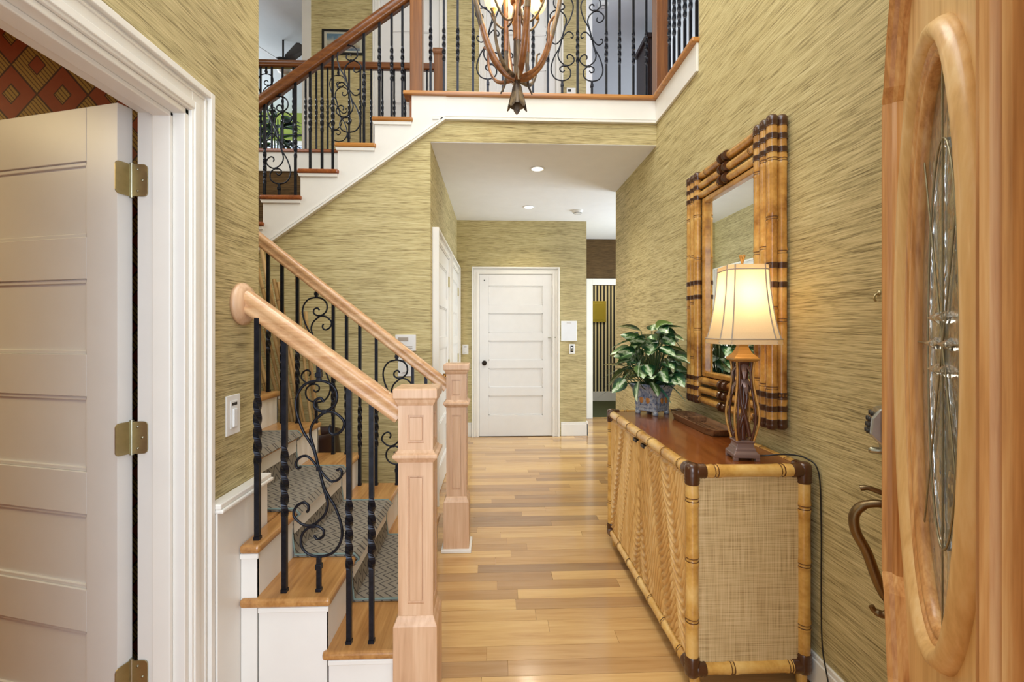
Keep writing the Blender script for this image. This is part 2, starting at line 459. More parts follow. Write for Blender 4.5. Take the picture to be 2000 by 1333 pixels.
# entry wall with the side room opening, partition behind it
OY0, OY1, OZ = .58, 1.435, 2.0
m = MB().box(XL - .125, XL, -.2, OY0, 0, ZT).box(XL - .125, XL, OY0, OY1, OZ, ZT).box(XL - .125, XL, OY1, 1.856, 0, ZT)
struct('wall_left', m, 'grasscloth', 'tan grasscloth wall beside the open white side door', 'wall')
struct('wall_stair_front', MB().box(-3.4, XL - .125, 1.72, 1.856, 0, ZT), 'grasscloth')
struct('wall_side_room', MB().box(-4.0, XL - .126, 1.705, 1.719, 0, 2.6), 'diamond_paper', 'red and gold diamond patterned wallpaper of the side room', 'wall')
struct('wall_side_room_end', MB().box(-4.1, -4.0, -.2, 1.72, 0, 2.6), 'diamond_paper')
struct('wall_side_room_front', MB().box(-4.1, XL - .125, -.3, -.2, 0, 2.6), 'diamond_paper')
struct('ceiling_side_room', MB().box(-4.1, XL - .125, -.3, 1.705, 2.6, 2.65), 'ceiling_white')
struct('baseboard_side_room', MB().box(-4.0, XL - .126, 1.69, 1.705, 0, .15), 'white_paint')
# right wall
m = MB().box(XR, XR + .12, .3, 2.685, 0, ZT).box(XR, XR + .12, 2.685, YE, 0, Z2 - .03)
struct('wall_right', m, 'grasscloth', 'long tan grasscloth wall behind the mirror', 'wall')
struct('baseboard_right', MB().box(XR - .016, XR, .3, YE, 0, .10).box(XR - .011, XR, .3, YE, .10, .118), 'white_paint', bevel=.003)
# wall behind the stair, with sloping top under the upper flight; header over the hall
X16, RUN2 = -.62, .2645
def nose_z(x): return Z2 + (x - X16) * RS / RUN2
wall_poly = [(-3.4, 0), (XH, 0), (XH, ZC), (XR, ZC), (XR, FB + .05), (-.45, FB + .05), (-2.3, nose_z(-2.3) - .33), (-3.4, nose_z(-2.3) - .33)]
struct('wall_back', MB().prism(wall_poly, 'y', YB + .012, YB + .1), 'grasscloth', 'grasscloth wall under the upper stair flight', 'wall')
struct('wall_stair_end', MB().box(-3.5, -3.4, 1.72, 4.5, 0, ZT), 'grasscloth')
struct('wall_upper_room_left', MB().box(-5.4, -5.3, 4.4, 9.3, Z2, ZT), 'lime_wall')
struct('wall_upper_room_near', MB().box(-5.3, -3.4, 4.5, 4.6, Z2, ZT), 'cool_white')
struct('wall_hall_left', MB().box(XH - .1, XH, YB + .1, YD + .1, 0, ZC), 'grasscloth', 'hall wall with two white doors', 'wall')
struct('wall_hall_end', MB().box(XH, 1.164, YD, YD + .12, 0, ZC), 'grasscloth', 'grasscloth end wall around the white hall door', 'wall')
struct('wall_hall_return', MB().box(1.05, 1.164, YD + .12, 6.9, 0, ZC), 'grasscloth')
m = MB().box(1.05, 1.48, 6.907, 7.0, 0, ZC).box(1.48, 2.3, 6.907, 7.0, 2.016, ZC).box(2.3, 2.85, 6.907, 7.0, 0, ZC)
struct('wall_corridor_end', m, 'grasscloth_unlit', 'grasscloth over the study doorway with shade in its colour', 'wall')
struct('wall_corridor_right', MB().box(2.8, 2.9, 2.7, 8.8, 0, ZC), 'grasscloth')
struct('wall_study', MB().box(.9, 2.8, 8.6, 8.7, 0, ZC), 'stripe_paper', 'black and cream striped study wallpaper', 'wall')
struct('wall_study_left', MB().box(.85, .95, 7.0, 8.6, 0, ZC), 'stripe_paper')
struct('floor_study', MB().box(.9, 2.8, 7.0, 8.6, -.05, .004), 'olive_carpet', 'dark olive carpet beyond the corridor doorway', 'floor')
struct('baseboard_study', MB().box(.95, 2.8, 8.582, 8.6, 0, .18), 'white_paint')
m = MB().box(1.387, 1.48, 6.885, 6.907, 0, 2.11).box(1.48, 2.3, 6.885, 6.907, 2.016, 2.11).box(2.3, 2.39, 6.885, 6.907, 0, 2.11).box(1.46, 1.48, 6.907, 7.0, 0, 2.016)
struct('trim_1', m, 'white_paint', 'white casing of the study doorway', 'casing', bevel=.003)
# hall baseboards
m = MB()
for a, b in ((XH, -.285), (.84, 1.18)): m.box(a, b, YD - .018, YD, 0, .15).box(a, b, YD - .012, YD, .15, .176)
m.box(1.164, 1.182, YD - .018, 6.9, 0, .176)
struct('baseboard_hall', m, 'white_paint', bevel=.003)
struct('baseboard_stair_wall', MB().box(-3.4, XH, YB - .006, YB + .012, 0, .16).box(XH, XH + .016, YB + .012, 3.47, 0, .16), 'white_paint', bevel=.003)
# ------------------------------------------------ upper storey
m = MB().box(-.62, 1.33, YB + .02, 9.3, ZC + .04, Z2 - .03).box(1.33, 3.1, 2.6, 9.3, ZC + .04, Z2 - .03).box(-5.3, -.62, 4.535, 9.3, ZC + .04, Z2 - .03)
struct('floor_upper', m, 'tread_wood_dark', 'upper floor behind the balcony railing', 'floor')
m = MB().box(-2.19, 1.124, YU, YU + .1, Z2 - .03, ZT)
struct('wall_upper_back', m, 'grasscloth', 'olive grasscloth wall of the upstairs landing', 'wall')
struct('wall_upper_hall', MB().box(1.124, 1.2, YU, 9.2, Z2, ZT), 'ceiling_white')
struct('wall_upper_right', MB().box(2.02, 3.1, YU, YU + .1, Z2, ZT), 'cool_white', 'pale upstairs wall beyond the side railing', 'wall')
struct('wall_upper_end', MB().box(1.2, 2.1, 9.1, 9.2, Z2, ZT), 'ceiling_white')
struct('wall_upper_side', MB().box(3.0, 3.1, 2.6, YU, Z2, ZT).box(1.33, 3.0, 2.55, 2.62, Z2, ZT), 'cool_white')
struct('wall_upper_room', MB().box(-5.3, 1.2, 9.2, 9.3, Z2, ZT), 'lime_wall', 'lime green wall of the far upstairs room', 'wall')
struct('trim_2', MB().box(-2.29, -2.19, YU - .02, YU + .12, Z2, ZT - .001), 'white_paint', 'cream casing of the upstairs room opening', 'casing')
# fascia boards and wood nosing round the balcony
m = MB().box(-.60, XR, YB - .008, YB + .012, FB, Z2 - .03).box(-.45, XR - .001, YB - .02, YB + .011, FB - .002, FB + .014).box(-.45, XR - .001, YB - .014, YB + .011, FB + .022, FB + .03)
m.box(XR - .014, XR, 2.685, YB - .008, FB, Z2 - .03).box(XR - .018, XR - .001, 2.684, YB - .021, FB - .002, FB + .014)
struct('trim_3', m, 'white_paint', 'white fascia board under the balcony edge', 'fascia', bevel=.002)
m = MB().box(-.66, XR, YB - .035, YB + .09, Z2 - .03, Z2).box(XR - .045, XR + .13, 2.672, YB - .035, Z2 - .03, Z2)
struct('trim_4', m, 'nosing_wood', 'honey wood nosing along the balcony edge', 'nosing', bevel=.008)
m = MB().box(-3.39, -.55, 4.47, 4.56, Z2 - .03, Z2)
struct('trim_5', m, 'tread_wood_dark', 'dark wood nosing under the landing guard rail', 'nosing', bevel=.006)
struct('wall_landing_fascia', MB().box(-3.39, -.62, 4.49, 4.53, 2.853, Z2 - .03).box(-3.39, -.62, 4.482, 4.49, 2.853, 2.875), 'white_paint')
struct('wall_stair_rear', MB().box(-3.39, -.62, 4.5, 4.53, 0, 2.852), 'grasscloth_unlit')
struct('wall_front', MB().box(.70, 1.33, .22, .3, 0, ZT).box(-1.05, .70, .22, .3, 2.25, 2.9).box(-1.05, -.92, .22, .3, 0, ZT).box(-.92, .7, .22, .3, 5.3, ZT), 'grasscloth')

# ================================================================ doors
def casing(parent, w, h, cw=.092, name='casing', mat='white_paint', both=False, t=.018):
    """stepped casing round an opening 0..w in local x, facing local -y, wall face at y=0"""
    m = MB(); H_ = h + cw; e = .0008
    def leg(sx, x_in, x_out):
        def bx(d0, d1, y, z1):        # d: distance from the outer edge
            p, q = x_out - sx * d0, x_out - sx * d1
            m.box(min(p, q), max(p, q), y, -.0005, 0, z1)
        bx(.002, cw, -t * .62, H_ - .002)
        bx(0, .02, -t - .006, H_ - e); bx(.026, .034, -t * .8, H_ - .026); bx(cw - .03, cw - .008, -t * .85, h + .03)
    leg(-1, 0, -cw); leg(1, w, w + cw)
    m.box(-cw + .003, w + cw - .003, -t * .62 + e, -.0006, h, H_ - .003)
    m.box(-cw + e, w + cw - e, -t - .006 + e, -.0006, H_ - .02, H_)
    m.box(-cw + .034, w + cw - .034, -t * .8 + e, -.0006, H_ - .034, H_ - .0262)
    m.box(-.008, w + .008, -t * .85 + e, -.0006, h + .008, h + .0296)
    o = m.build(name, mat, parent, .002)
    return o
def door_leaf(parent, w, h, th=.042, z0=.008, n=5, mat='white_door', hinges=(), knob=None, top=.13, bot=.2, st=.115, rail=.09, two=True):
    """five-panel leaf, local x from hinge edge 0..w, thickness y 0..th (y=0 faces the viewer)"""
    m = MB().box(0, st, 0, th, z0, h); m.build('stile', mat, parent, .0015)
    MB().box(w - st, w, 0, th, z0, h).build('stile', mat, parent, .0015)
    zs = z0 + bot; ph = (h - top - zs - rail * (n - 1)) / n
    MB().box(st, w - st, 0, th, z0, zs).build('rail', mat, parent, .0015)
    for i in range(n):
        a = zs + i * (ph + rail); b = a + ph
        rec = min(.013, th * .6)
        MB().box(st, w - st, rec, th - (rec if th > .035 else 0), a, b).build('panel', mat, parent)
        e = .012
        mm = MB()
        for x0, x1, q0, q1 in ((st, w - st, a, a + e), (st, w - st, b - e, b), (st, st + e, a, b), (w - st - e, w - st, a, b)):
            mm.box(x0, x1, rec * .45, th - (rec * .45 if th > .035 else .001), q0, q1)
        mm.build('panel_moulding', mat, parent, .002)
        top_ = b + rail if i < n - 1 else h
        MB().box(st, w - st, 0, th, b, top_).build('rail', mat, parent, .0015)
    if knob:
        kx, kz, km = knob
        k = MB().lathe([(0, .0), (.03, .0), (.03, -.006), (.012, -.01), (.012, -.03), (.026, -.036), (.03, -.05), (.024, -.06), (0, -.063)], (kx, 0, kz), 20, 'y').build('knob', km, parent)
def hinge(parent, loc, rz, mat='hinge_brass'):
    """butt hinge: pin along z, leaf on either side in local x"""
    h = empty('hinge', loc, rz); h.parent = parent
    m = MB()
    for s in (-1, 1):
        pts = []
        for cx, cz, a0 in ((.036, .036, 0), (.006, .05, 90), (.006, -.05, 180), (.036, -.036, 270)):
            if cx > .01:
                for k in range(5):
                    a = math.radians(a0 + k * 22.5); pts.append((cx + .012 * math.cos(a), cz + .012 * math.sin(a)))
            else: pts.append((cx, cz * .96))
        m2 = MB().prism([(s * x, z) for x, z in pts], 'y', -.0015, .0015)
        m2.build('hinge_leaf', mat, h)
        for sx, sz in ((.03, 0), (.02, .03), (.02, -.03)):
            MB().lathe([(0, -.003), (.0035, -.0028), (.0042, -.0015)], (s * sx, 0, sz), 8, 'y').build('screw', 'satin_nickel', h)
    for i in range(5):
        MB().lathe([(.006, -.052 + i * .0208), (.0062, -.0515 + i * .0208 + .0195)], (0, -.003, 0), 10).build('knuckle', 'satin_nickel', h)
    return h
# hall door straight ahead
d1 = tag(empty('door_1', (-.189, YD, 0)), 'closed white five-panel door in the end wall of the hall', 'door', kind='structure')
casing(d1, .915, 2.03, t=.045)
MB().box(-.001, .916, -.004, -.0001, 0, 2.035).build('door_gap', 'dark_slot', d1)
leaf = empty('door_leaf', (.003, -.0245, 0)); leaf.parent = d1
door_leaf(leaf, .909, 2.028, .02, top=.14, bot=.26, rail=.10, knob=(.062, .924, 'dark_bronze'))
for z in (.27, 1.0, 1.78): MB().lathe([(.006, z), (.006, z + .09)], (.912, -.029, 0), 8).build('hinge', 'white_paint', d1)
MB().box(.86, .9, -.045, -.03, 1.235, 1.243).box(.935, .96, -.03, -.02, 1.235, 1.25).box(.9, .902, -.034, -.031, 1.0, 1.24).build('door_latch', 'satin_nickel', d1)
MB().box(-.045, .03, -.026, -.017, 2.10, 2.108).build('alarm_sensor', 'dark_slot', d1)
MB().lathe([(.007, 0), (.007, -.004), (0, -.004)], (.065, -.03, 1.955), 10, 'y').build('door_hole', 'dark_slot', d1)
# two doors in the hall wall (wall faces +X)
def hall_door(name, y0, wdt, label, knob=None, hg=True):
    e = tag(empty(name, (XH, y0, 0), PI / 2), label, 'door', kind='structure')
    casing(e, wdt, 2.02, .09, t=.045)
    lf = empty('door_leaf', (.003, -.021, 0)); lf.parent = e
    door_leaf(lf, wdt - .006, 2.015, .02, knob=None, top=.13)
    if hg:
        for z in (.25, 1.0, 1.8): MB().lathe([(.009, z - .05), (.009, z + .05)], (wdt - .004, -.027, 0), 8).box(wdt - .03, wdt + .02, -.0245, -.020, z - .05, z + .05).build('hinge', 'hinge_brass', e)
    if knob: MB().lathe([(0, 0), (.03, 0), (.03, -.006), (.012, -.01), (.012, -.035), (.028, -.042), (.03, -.06), (.02, -.068), (0, -.07)], (knob, -.021, .96), 16, 'y').build('knob', 'brass', e)
    return e
hall_door('door_2', 3.58, .92, 'white door with brass knob in the hall wall behind the far newel', knob=.09)
hall_door('door_3', 4.75, .9, 'white door beside the corner next to the hall end wall', None)
# side room opening: jamb, casing, open leaf
d4 = tag(empty('door_4', (0, 0, 0)), 'open white five-panel door to the red papered side room', 'door', kind='structure')
ce = empty('casing_frame', (XL, OY0, 0), PI / 2); ce.parent = d4
casing(ce, OY1 - OY0, OZ, .092, t=.022)
m = MB().box(XL - .135, XL + .004, OY1 - .018, OY1, 0, OZ).box(XL - .135, XL + .004, OY0, OY0 + .018, 0, OZ).box(XL - .135, XL + .004, OY0, OY1, OZ - .018, OZ)
m.build('jamb', 'white_paint', d4, .003)
m = MB().box(XL - .082, XL - .03, OY1 - .032, OY1 - .018, 0, OZ - .018).box(XL - .082, XL - .03, OY0 + .018, OY1 - .018, OZ - .032, OZ - .018)
m.build('door_stop', 'white_paint', d4, .003)
P4 = Vector((XL - .15, OY1 - .012, 0))
ang = PI - math.radians(15.6)
lf = empty('door_leaf', (0, 0, 0)); lf.parent = d4
# local x runs away from the hinge, local y towards the hall
e_dir = Vector((math.cos(ang), math.sin(ang), 0)); nrm = Vector((-e_dir.y, e_dir.x, 0))
lf.location = P4 + e_dir * .004; lf.rotation_euler = (0, 0, ang)
door_leaf(lf, .84, 1.995, .042, top=.16, bot=.2, rail=.125, st=.12)
for z in (.30, 1.012, 1.778):
    h = empty('hinge', (P4.x, P4.y - .006, z)); h.parent = d4
    MB().lathe([(.0065, -.052), (.0065, .052)], (0, 0, 0), 12).build('hinge_pin', 'satin_nickel', h)
    pts = [(.002, -.048), (.03, -.048)] + [(.034 + .012 * math.cos(math.radians(a)), -.036 + .012 * math.sin(math.radians(a))) for a in (-70, -40, -10)] + [(.034 + .012 * math.cos(math.radians(a)), .036 + .012 * math.sin(math.radians(a))) for a in (10, 40, 70)] + [(.03, .048), (.002, .048)]
    m = MB().prism(pts, 'y', -.0012, .0012)
    la = m.build('hinge_leaf', 'hinge_brass', h); la.location = (.002, -.0035, 0)
    for sx, sz in ((.034, 0), (.02, .032), (.02, -.032)):
        MB().lathe([(0, -.004), (.003, -.0035), (.004, -.001)], (sx, -.0035, sz), 8, 'y').build('screw', 'satin_nickel', h)
    lb = m.build('hinge_leaf', 'hinge_brass', h); lb.rotation_euler = (0, 0, math.atan2(nrm.y, nrm.x)); lb.location = e_dir * .0022
# upstairs doors
def upper_door(name, x0, wdt, label):
    e = tag(empty(name, (x0, YU, Z2), 0), label, 'door', kind='structure')
    casing(e, wdt, 2.42, .09, t=.045)
    lf = empty('door_leaf', (.003, -.021, 0)); lf.parent = e
    door_leaf(lf, wdt - .006, 2.415, .02, top=.13, bot=.22)
upper_door('door_5', -1.36, .70, 'white upstairs door behind the short landing newel')
upper_door('door_6', -.095, .84, 'white upstairs door behind the chandelier')

# wainscot block at the foot of the entry wall
m = MB().box(XL, -.897, 1.53, 1.86, 0, .735)
struct('trim_6', m, 'white_paint', 'white wainscot panel at the wall end beside the stair', 'wainscot', bevel=.002)
MB().box(XL, -.878, 1.528, 1.872, .735, .748).box(XL, -.885, 1.528, 1.868, .748, .766).build('cap_moulding', 'white_paint', bpy.data.objects['trim_6'], .004)

# ================================================================ staircase
YN, YF = 1.65, 2.90        # open ends of the lower treads
RUN, XN1 = .244, -.336     # tread depth and first nosing
TT = .032
def nose_x(k): return XN1 - RUN * (k - 1)
st1 = tag(empty('staircase', (XN1, YN, 0)), 'lower stair flight with honey wood treads and grey carpet runner', 'staircase')
st1.location = (0, 0, 0)
def lower_y0(k): return YN if k <= 3 else 1.858
for k in range(1, 9):
    xn, xb, z = nose_x(k), nose_x(k + 1) - .03, k * RS
    m = MB()
    if k == 3:
        m.box(-.896, xn, YN, YF, z - TT, z); m.box(xb, -.8961, 1.875, YF, z - TT, z)
    elif k == 2:
        m.box(-.896, xn, YN, YF, z - TT, z)
    else:
        m.box(xb if k < 8 else -3.38, xn, lower_y0(k), YF if k < 8 else YB - .01, z - TT, z)
    m.build('tread', 'tread_wood' if k < 8 else 'tread_wood_dark', st1, .012, 3)
    y0 = lower_y0(k) + .018
    m = MB().box(xn - .03, xn - .016, y0, YF - .02, (k - 1) * RS, z - TT)
    m.build('riser', 'white_paint', st1)
    # closed ends below each tread, with a small cove under the nosing
    if k <= 3:
        MB().box(max(xb + .02, -.896), xn - .016, y0 - .002, y0 + .012, 0, z - TT).build('end_panel', 'white_paint', st1, .0015)
        MB().box(max(xb + .02, -.896), xn - .008, y0 - .012, y0, z - TT - .02, z - TT).build('cove_moulding', 'white_paint', st1, .004)
    MB().box(xb + .02, xn - .016, YF - .03, YF - .016, 0, z - TT).build('end_panel', 'white_paint', st1, .0015)
    MB().box(xb + .02, xn - .008, YF - .016, YF - .004, z - TT - .02, z - TT).build('cove_moulding', 'white_paint', st1, .004)
# carpet runner following the steps
def runner(parent, pts, y0, y1, th=.011, bind=True):
    up = [Vector((p[0], 0, p[1])) for p in pts]
    off = []
    for i, p in enumerate(up):
        a = up[max(i - 1, 0)]; b = up[min(i + 1, len(up) - 1)]
        d = (b - a).normalized(); off.append(p + Vector((-d.z, 0, d.x)) * th * (-1 if (Vector((-d.z, 0, d.x))).z < 0 else 1))
    m = MB(); n = len(up)
    v = [(p.x, y0, p.z) for p in off] + [(p.x, y1, p.z) for p in off] + [(p.x, y0, p.z) for p in up] + [(p.x, y1, p.z) for p in up]
    fs = []
    for i in range(n - 1):
        fs += [(i, i + 1, n + i + 1, n + i), (2 * n + i, 2 * n + i + 1, i + 1, i), (n + i, n + i + 1, 3 * n + i + 1, 3 * n + i)]
    m.add(v, fs)
    o = m.build('carpet_runner', 'carpet_weave', parent)
    for yy in (y0, y1):
        MB().tube([(p.x, yy, p.z) for p in off], .0045, 6).build('binding', 'carpet_binding', o)
    return o
pts = []
for k in range(1, 9):
    xn, z = nose_x(k), k * RS
    pts += [(xn - .012, (k - 1) * RS + .002), (xn - .012, z - TT - .01), (xn + .001, z - TT - .002), (xn + .005, z - .014), (xn - .008, z + .001)]
pts.append((nose_x(8) - .5, 8 * RS + .001))
runner(st1, pts, 1.955, 2.57)
# upper flight
st2 = tag(empty('staircase', (0, 0, 0)), 'upper stair flight with white stringer rising to the balcony', 'staircase')
def nose2(k): return X16 - RUN2 * (16 - k)
for k in range(9, 16):
    xn, xb, z = nose2(k), nose2(k + 1) + .03, k * RS
    MB().box(xn, xb, YB - .035, 4.47, z - TT, z).build('tread', 'nosing_wood' if k > 13 else 'tread_wood_dark', st2, .012, 3)
    MB().box(xn + .02, xn + .034, YB + .015, 4.47, z - RS, z - TT).build('riser', 'white_paint', st2)
MB().box(X16 - RUN2 * 0 - .02, X16, YB + .09, 4.47, Z2 - RS, Z2 - .03).build('riser', 'white_paint', st2)
poly = []
for k in range(9, 16):
    poly += [(nose2(k) + .02, (k - 1) * RS - TT), (nose2(k) + .02, k * RS - TT)]
poly += [(X16 + .02, 15 * RS - TT), (X16 + .02, Z2 - .03), (-.45 + .1, Z2 - .03), (-.45 + .1, FB)]
xk = X16 - (Z2 - FB - .395) * 0
def low(x): return nose_z(x) - .395
xm = X16 + (FB + .395 - Z2) * RUN2 / RS
poly += [(xm, FB), (-2.35, low(-2.35))]
MB().prism(poly, 'y', YB - .012, YB + .011).build('stringer', 'white_paint', st2, .001)
m = MB()
a, b = Vector((xm, YB - .012, FB)), Vector((-2.35, YB - .012, low(-2.35)))
for h0, h1, d in ((0, .016, .014), (.024, .034, .008)):
    m.prism([(a.x, a.z + h0), (a.x, a.z + h1), (b.x, b.z + h1), (b.x, b.z + h0)], 'y', YB - .012 - d, YB - .01)
for k in range(9, 16): m.prism([(nose2(k) + .004, k * RS - TT), (nose2(k + 1) + .02, k * RS - TT), (nose2(k + 1) + .02, k * RS - TT - .022), (nose2(k) + .014, k * RS - TT - .022)], 'y', YB - .024, YB - .01)
m.build('stringer_moulding', 'white_paint', st2)
pts = []
for k in range(9, 17):
    xn, z = nose2(k), k * RS
    pts += [(xn + .012, z - RS + .002), (xn + .012, z - TT - .01), (xn - .001, z - TT - .002), (xn - .005, z - .014), (xn + .008, z + .001)]
runner(st2, pts, 3.62, 4.24)

# ================================================================ railings
Wn = .017
SQ = [(-.5, -.5), (.5, -.5), (.5, .5), (-.5, .5)]
def baluster_mesh(h, wd=Wn, tw=.40, tl=.26):
    """square bar of height h with one twisted knuckle centred tw above its foot"""
    path, sc_, tws = [], [], []
    zs = [0, max(tw - tl / 2, .01)]
    n = 30
    for i in range(n + 1): zs.append(tw - tl / 2 + tl * i / n)
    zs = [z for z in zs if z < h - .005] + [h]
    for z in zs:
        t = min(max((z - (tw - tl / 2)) / tl, 0), 1)
        path.append((0, 0, z)); tws.append(t * 2.5 * PI)
        sc_.append(wd * (1 + .22 * math.sin(PI * t) ** .5 if 0 < t < 1 else 1))
    m = MB().sweep(path, SQ, scale=sc_, twist=tws, up=(0, 1, 0), smooth=False)
    return m
bal_cache = {}
def baluster(parent, x, y, z0, z1, wd=Wn, tw=.40):
    key = (round(z1 - z0, 3), wd, tw)
    if key not in bal_cache:
        m = baluster_mesh(z1 - z0, wd, tw); m.box(-wd * .62, wd * .62, -wd * .62, wd * .62, 0, .012)
        bal_cache[key] = m.mesh('baluster')
    o = link('baluster', bal_cache[key], 'wrought_iron', parent); o.location = (x, y, z0); return o
SA = [(635.3, 802.3), (628.7, 794.9), (618.8, 799), (616.3, 808.9), (620.5, 815.5), (630.4, 820.1), (640.3, 819.1), (648.5, 814.7), (656.8, 805.6), (660, 792.4), (656.8, 777.6), (645.2, 766), (625.4, 761), (602.3, 766), (589.1, 779.2), (582.5, 795.7), (581.7, 812.2), (585.8, 832), (595.7, 858.4), (607.3, 878.2), (615.5, 894.7)]
SB = [(648.5, 846.9), (645.2, 853.5), (646.9, 861.7), (655.1, 865.8), (666.7, 860), (673.3, 848.5), (671.6, 837), (656.8, 823.8), (640.3, 821.3), (625.4, 830.4), (613.9, 843.6), (608.9, 861.7), (612.2, 878.2), (617.2, 894.7)]
SCC = [(591.8, 927.1), (584.7, 929.9), (581.9, 919.1), (589.8, 908.7), (601.8, 906.3), (611.8, 913.9), (619.8, 923.9)]
JC = (625.6, 931.0)
def scroll_meshes(flip=1):
    k = .00188
    def cv(p): return Vector(((p[0] - JC[0]) * k * flip, 0, -(p[1] - JC[1]) * k))
    out = []
    for st in (SA, SB):
        half = [cv(p) for p in st]
        full = half + [Vector((0, 0, 0))] + [-p for p in reversed(half)]
        out.append(MB().tube(catmull(full, 5), .0052, 6, up=(0, 1, 0)).mesh('scroll'))
    half = [cv(p) for p in SCC]
    full = half + [Vector((0, 0, 0))] + [-p for p in reversed(half)]
    out.append(MB().tube(catmull(full, 5), .0048, 6, up=(0, 1, 0)).mesh('scroll'))
    return out
scr = {1: scroll_meshes(1), -1: scroll_meshes(-1)}
def scroll_baluster(parent, x, y, z0, z1, foot=.12, flip=1, sy=1.0):
    """iron scroll panel between a foot and a top pin; scroll is 0.64 m tall times sy"""
    e = empty('scroll_baluster', (x, y, z0)); e.parent = parent
    H2 = .32 * sy
    m = MB().box(-.008, .008, -.008, .008, 0, foot).box(-.011, .011, -.011, .011, foot - .045, foot - .025).box(-.01, .01, -.01, .01, 0, .012)
    m.build('foot_pin', 'wrought_iron', e, .002)
    top = foot + 2 * H2
    MB().box(-.008, .008, -.008, .008, top - .004, z1 - z0).box(-.011, .011, -.011, .011, top + .012, top + .03).build('top_pin', 'wrought_iron', e, .002)
    for me in scr[flip]:
        o = link('scroll', me, 'wrought_iron', e); o.location = (0, 0, foot + H2); o.scale = (1, 1, sy)
    for px_, py_ in ((636, 820.5), (615.2, 1041.5), (625.6, 931)):
        o = MB().box(-.009, .009, -.007, .007, -.007, .007).build('collar', 'wrought_iron', e, .002)
        o.location = ((px_ - JC[0]) * .00188 * flip, 0, foot + H2 - (py_ - JC[1]) * .00188 * sy)
    return e
RP = [(-.031, -.034), (.031, -.034), (.031, -.018), (.024, -.010), (.033, .004), (.033, .018), (.024, .031), (.010, .036), (-.010, .036), (-.024, .031), (-.033, .018), (-.033, .004), (-.024, -.010), (-.031, -.018)]
def newel(parent, x, y, z0=0.0, mat='newel_wood', h=1.128, size=1.0, plain_top=False):
    e = empty('newel_post', (x, y, z0)); e.parent = parent
    s_ = size
    MB().frustum(0, 0, [(.076 * s_, 0), (.076 * s_, .298), (.074 * s_, .304), (.069 * s_, .312), (.066 * s_, .322), (.0612 * s_, .33)]).build('plinth', mat, e, .002)
    m = MB()
    a = .0605 * s_; c = a - .008; q = .028 * s_
    def framed(z1, z2, p1, p2):
        m.box(-c, c, -c, c, z1, z2)
        for sx in (-1, 1):
            for lo, hi in ((-a, -q), (q, a)): m.box(lo, hi, min(sx * c, sx * a), max(sx * c, sx * a), z1, z2)
            for lo, hi in ((-c, -q), (q, c)): m.box(min(sx * c, sx * a), max(sx * c, sx * a), lo, hi, z1, z2)
            for lo, hi in ((z1, p1), (p2, z2)):
                m.box(-q, q, min(sx * c, sx * a), max(sx * c, sx * a), lo, hi); m.box(min(sx * c, sx * a), max(sx * c, sx * a), -q, q, lo, hi)
    framed(.33, .87, .37, .82)
    framed(.90, h - .055, .935, h - .095)
    m.build('shaft', mat, e)
    for z1, z2 in ((.378, .812), (.943, h - .103)):
        for k in range(4):
            o = MB().box(-q + .006, q - .006, -a + .003, -c + .001, z1, z2).build('recessed_panel', mat, e, .002); o.rotation_euler = (0, 0, k * PI / 2)
    MB().frustum(0, 0, [(.061 * s_, .866), (.066 * s_, .872), (.078 * s_, .886), (.078 * s_, .896), (.068 * s_, .902), (.061 * s_, .912)]).build('collar', mat, e, .0015)
    MB().frustum(0, 0, [(.061 * s_, h - .062), (.068 * s_, h - .05), (.071 * s_, h - .04), (.077 * s_, h - .034), (.077 * s_, h - .006), (.074 * s_, h)]).build('cap', mat, e, .002)
    return e
# --- railing along the open side of the lower flight, from the entry wall
r1 = tag(empty('stair_railing'), 'pale wood railing from wall rosette to the newel beside the first step', 'railing', 'stair railings')
NX, NY = -.276, 1.69
newel(r1, NX, NY)
ra, rb = Vector((XL + .016, 1.728, 1.448)), Vector((NX - .058, NY, 1.028))
MB().sweep([ra, rb], RP).build('handrail', 'rail_wood', r1)
MB().lathe([(.0, 0), (.078, 0), (.078, .012), (.07, .018), (.066, .024), (.056, .03), (0, .03)], (XL, 1.734, 1.428), 28, 'x').build('rosette', 'newel_wood', r1)
def rail_z(a, b, x): return a.z + (b.z - a.z) * (x - a.x) / (b.x - a.x) - .03
for px_, k in ((503, 3), (556, 2), (682, 1), (726, 1)):
    x = UX(px_, 1.70); baluster(r1, x, 1.70, k * RS, rail_z(ra, rb, x))
x = UX(623, 1.70); scroll_baluster(r1, x, 1.70, 2 * RS, rail_z(ra, rb, x), foot=.125)
# --- railing on the far side
r2 = tag(empty('stair_railing'), 'pale wood railing of the lower flight ending at the newel nearer the hall doors', 'railing', 'stair railings')
FX, FY = -.228, 2.845
newel(r2, FX, FY)
struct('baseboard_newel', MB().box(FX - .09, FX + .09, FY - .09, FY + .09, 0, .022), 'white_paint', bevel=.004)
fa, fb2 = Vector((-2.1, 2.852, 2.42)), Vector((FX - .058, FY, .985))
MB().sweep([fa, fb2], RP).build('handrail', 'rail_wood', r2)
for px_ in (524, 551, 581, 651, 677, 703, 735, 806, 832):
    x = UX(px_, 2.852); k = max(1, min(8, int((XN1 - x) / RUN) + 1)); baluster(r2, x, 2.852, k * RS, rail_z(fa, fb2, x), tw=.36)
for px_ in (618, 775):
    x = UX(px_, 2.852); k = int((XN1 - x) / RUN) + 1; scroll_baluster(r2, x, 2.852, k * RS, rail_z(fa, fb2, x), foot=.125)
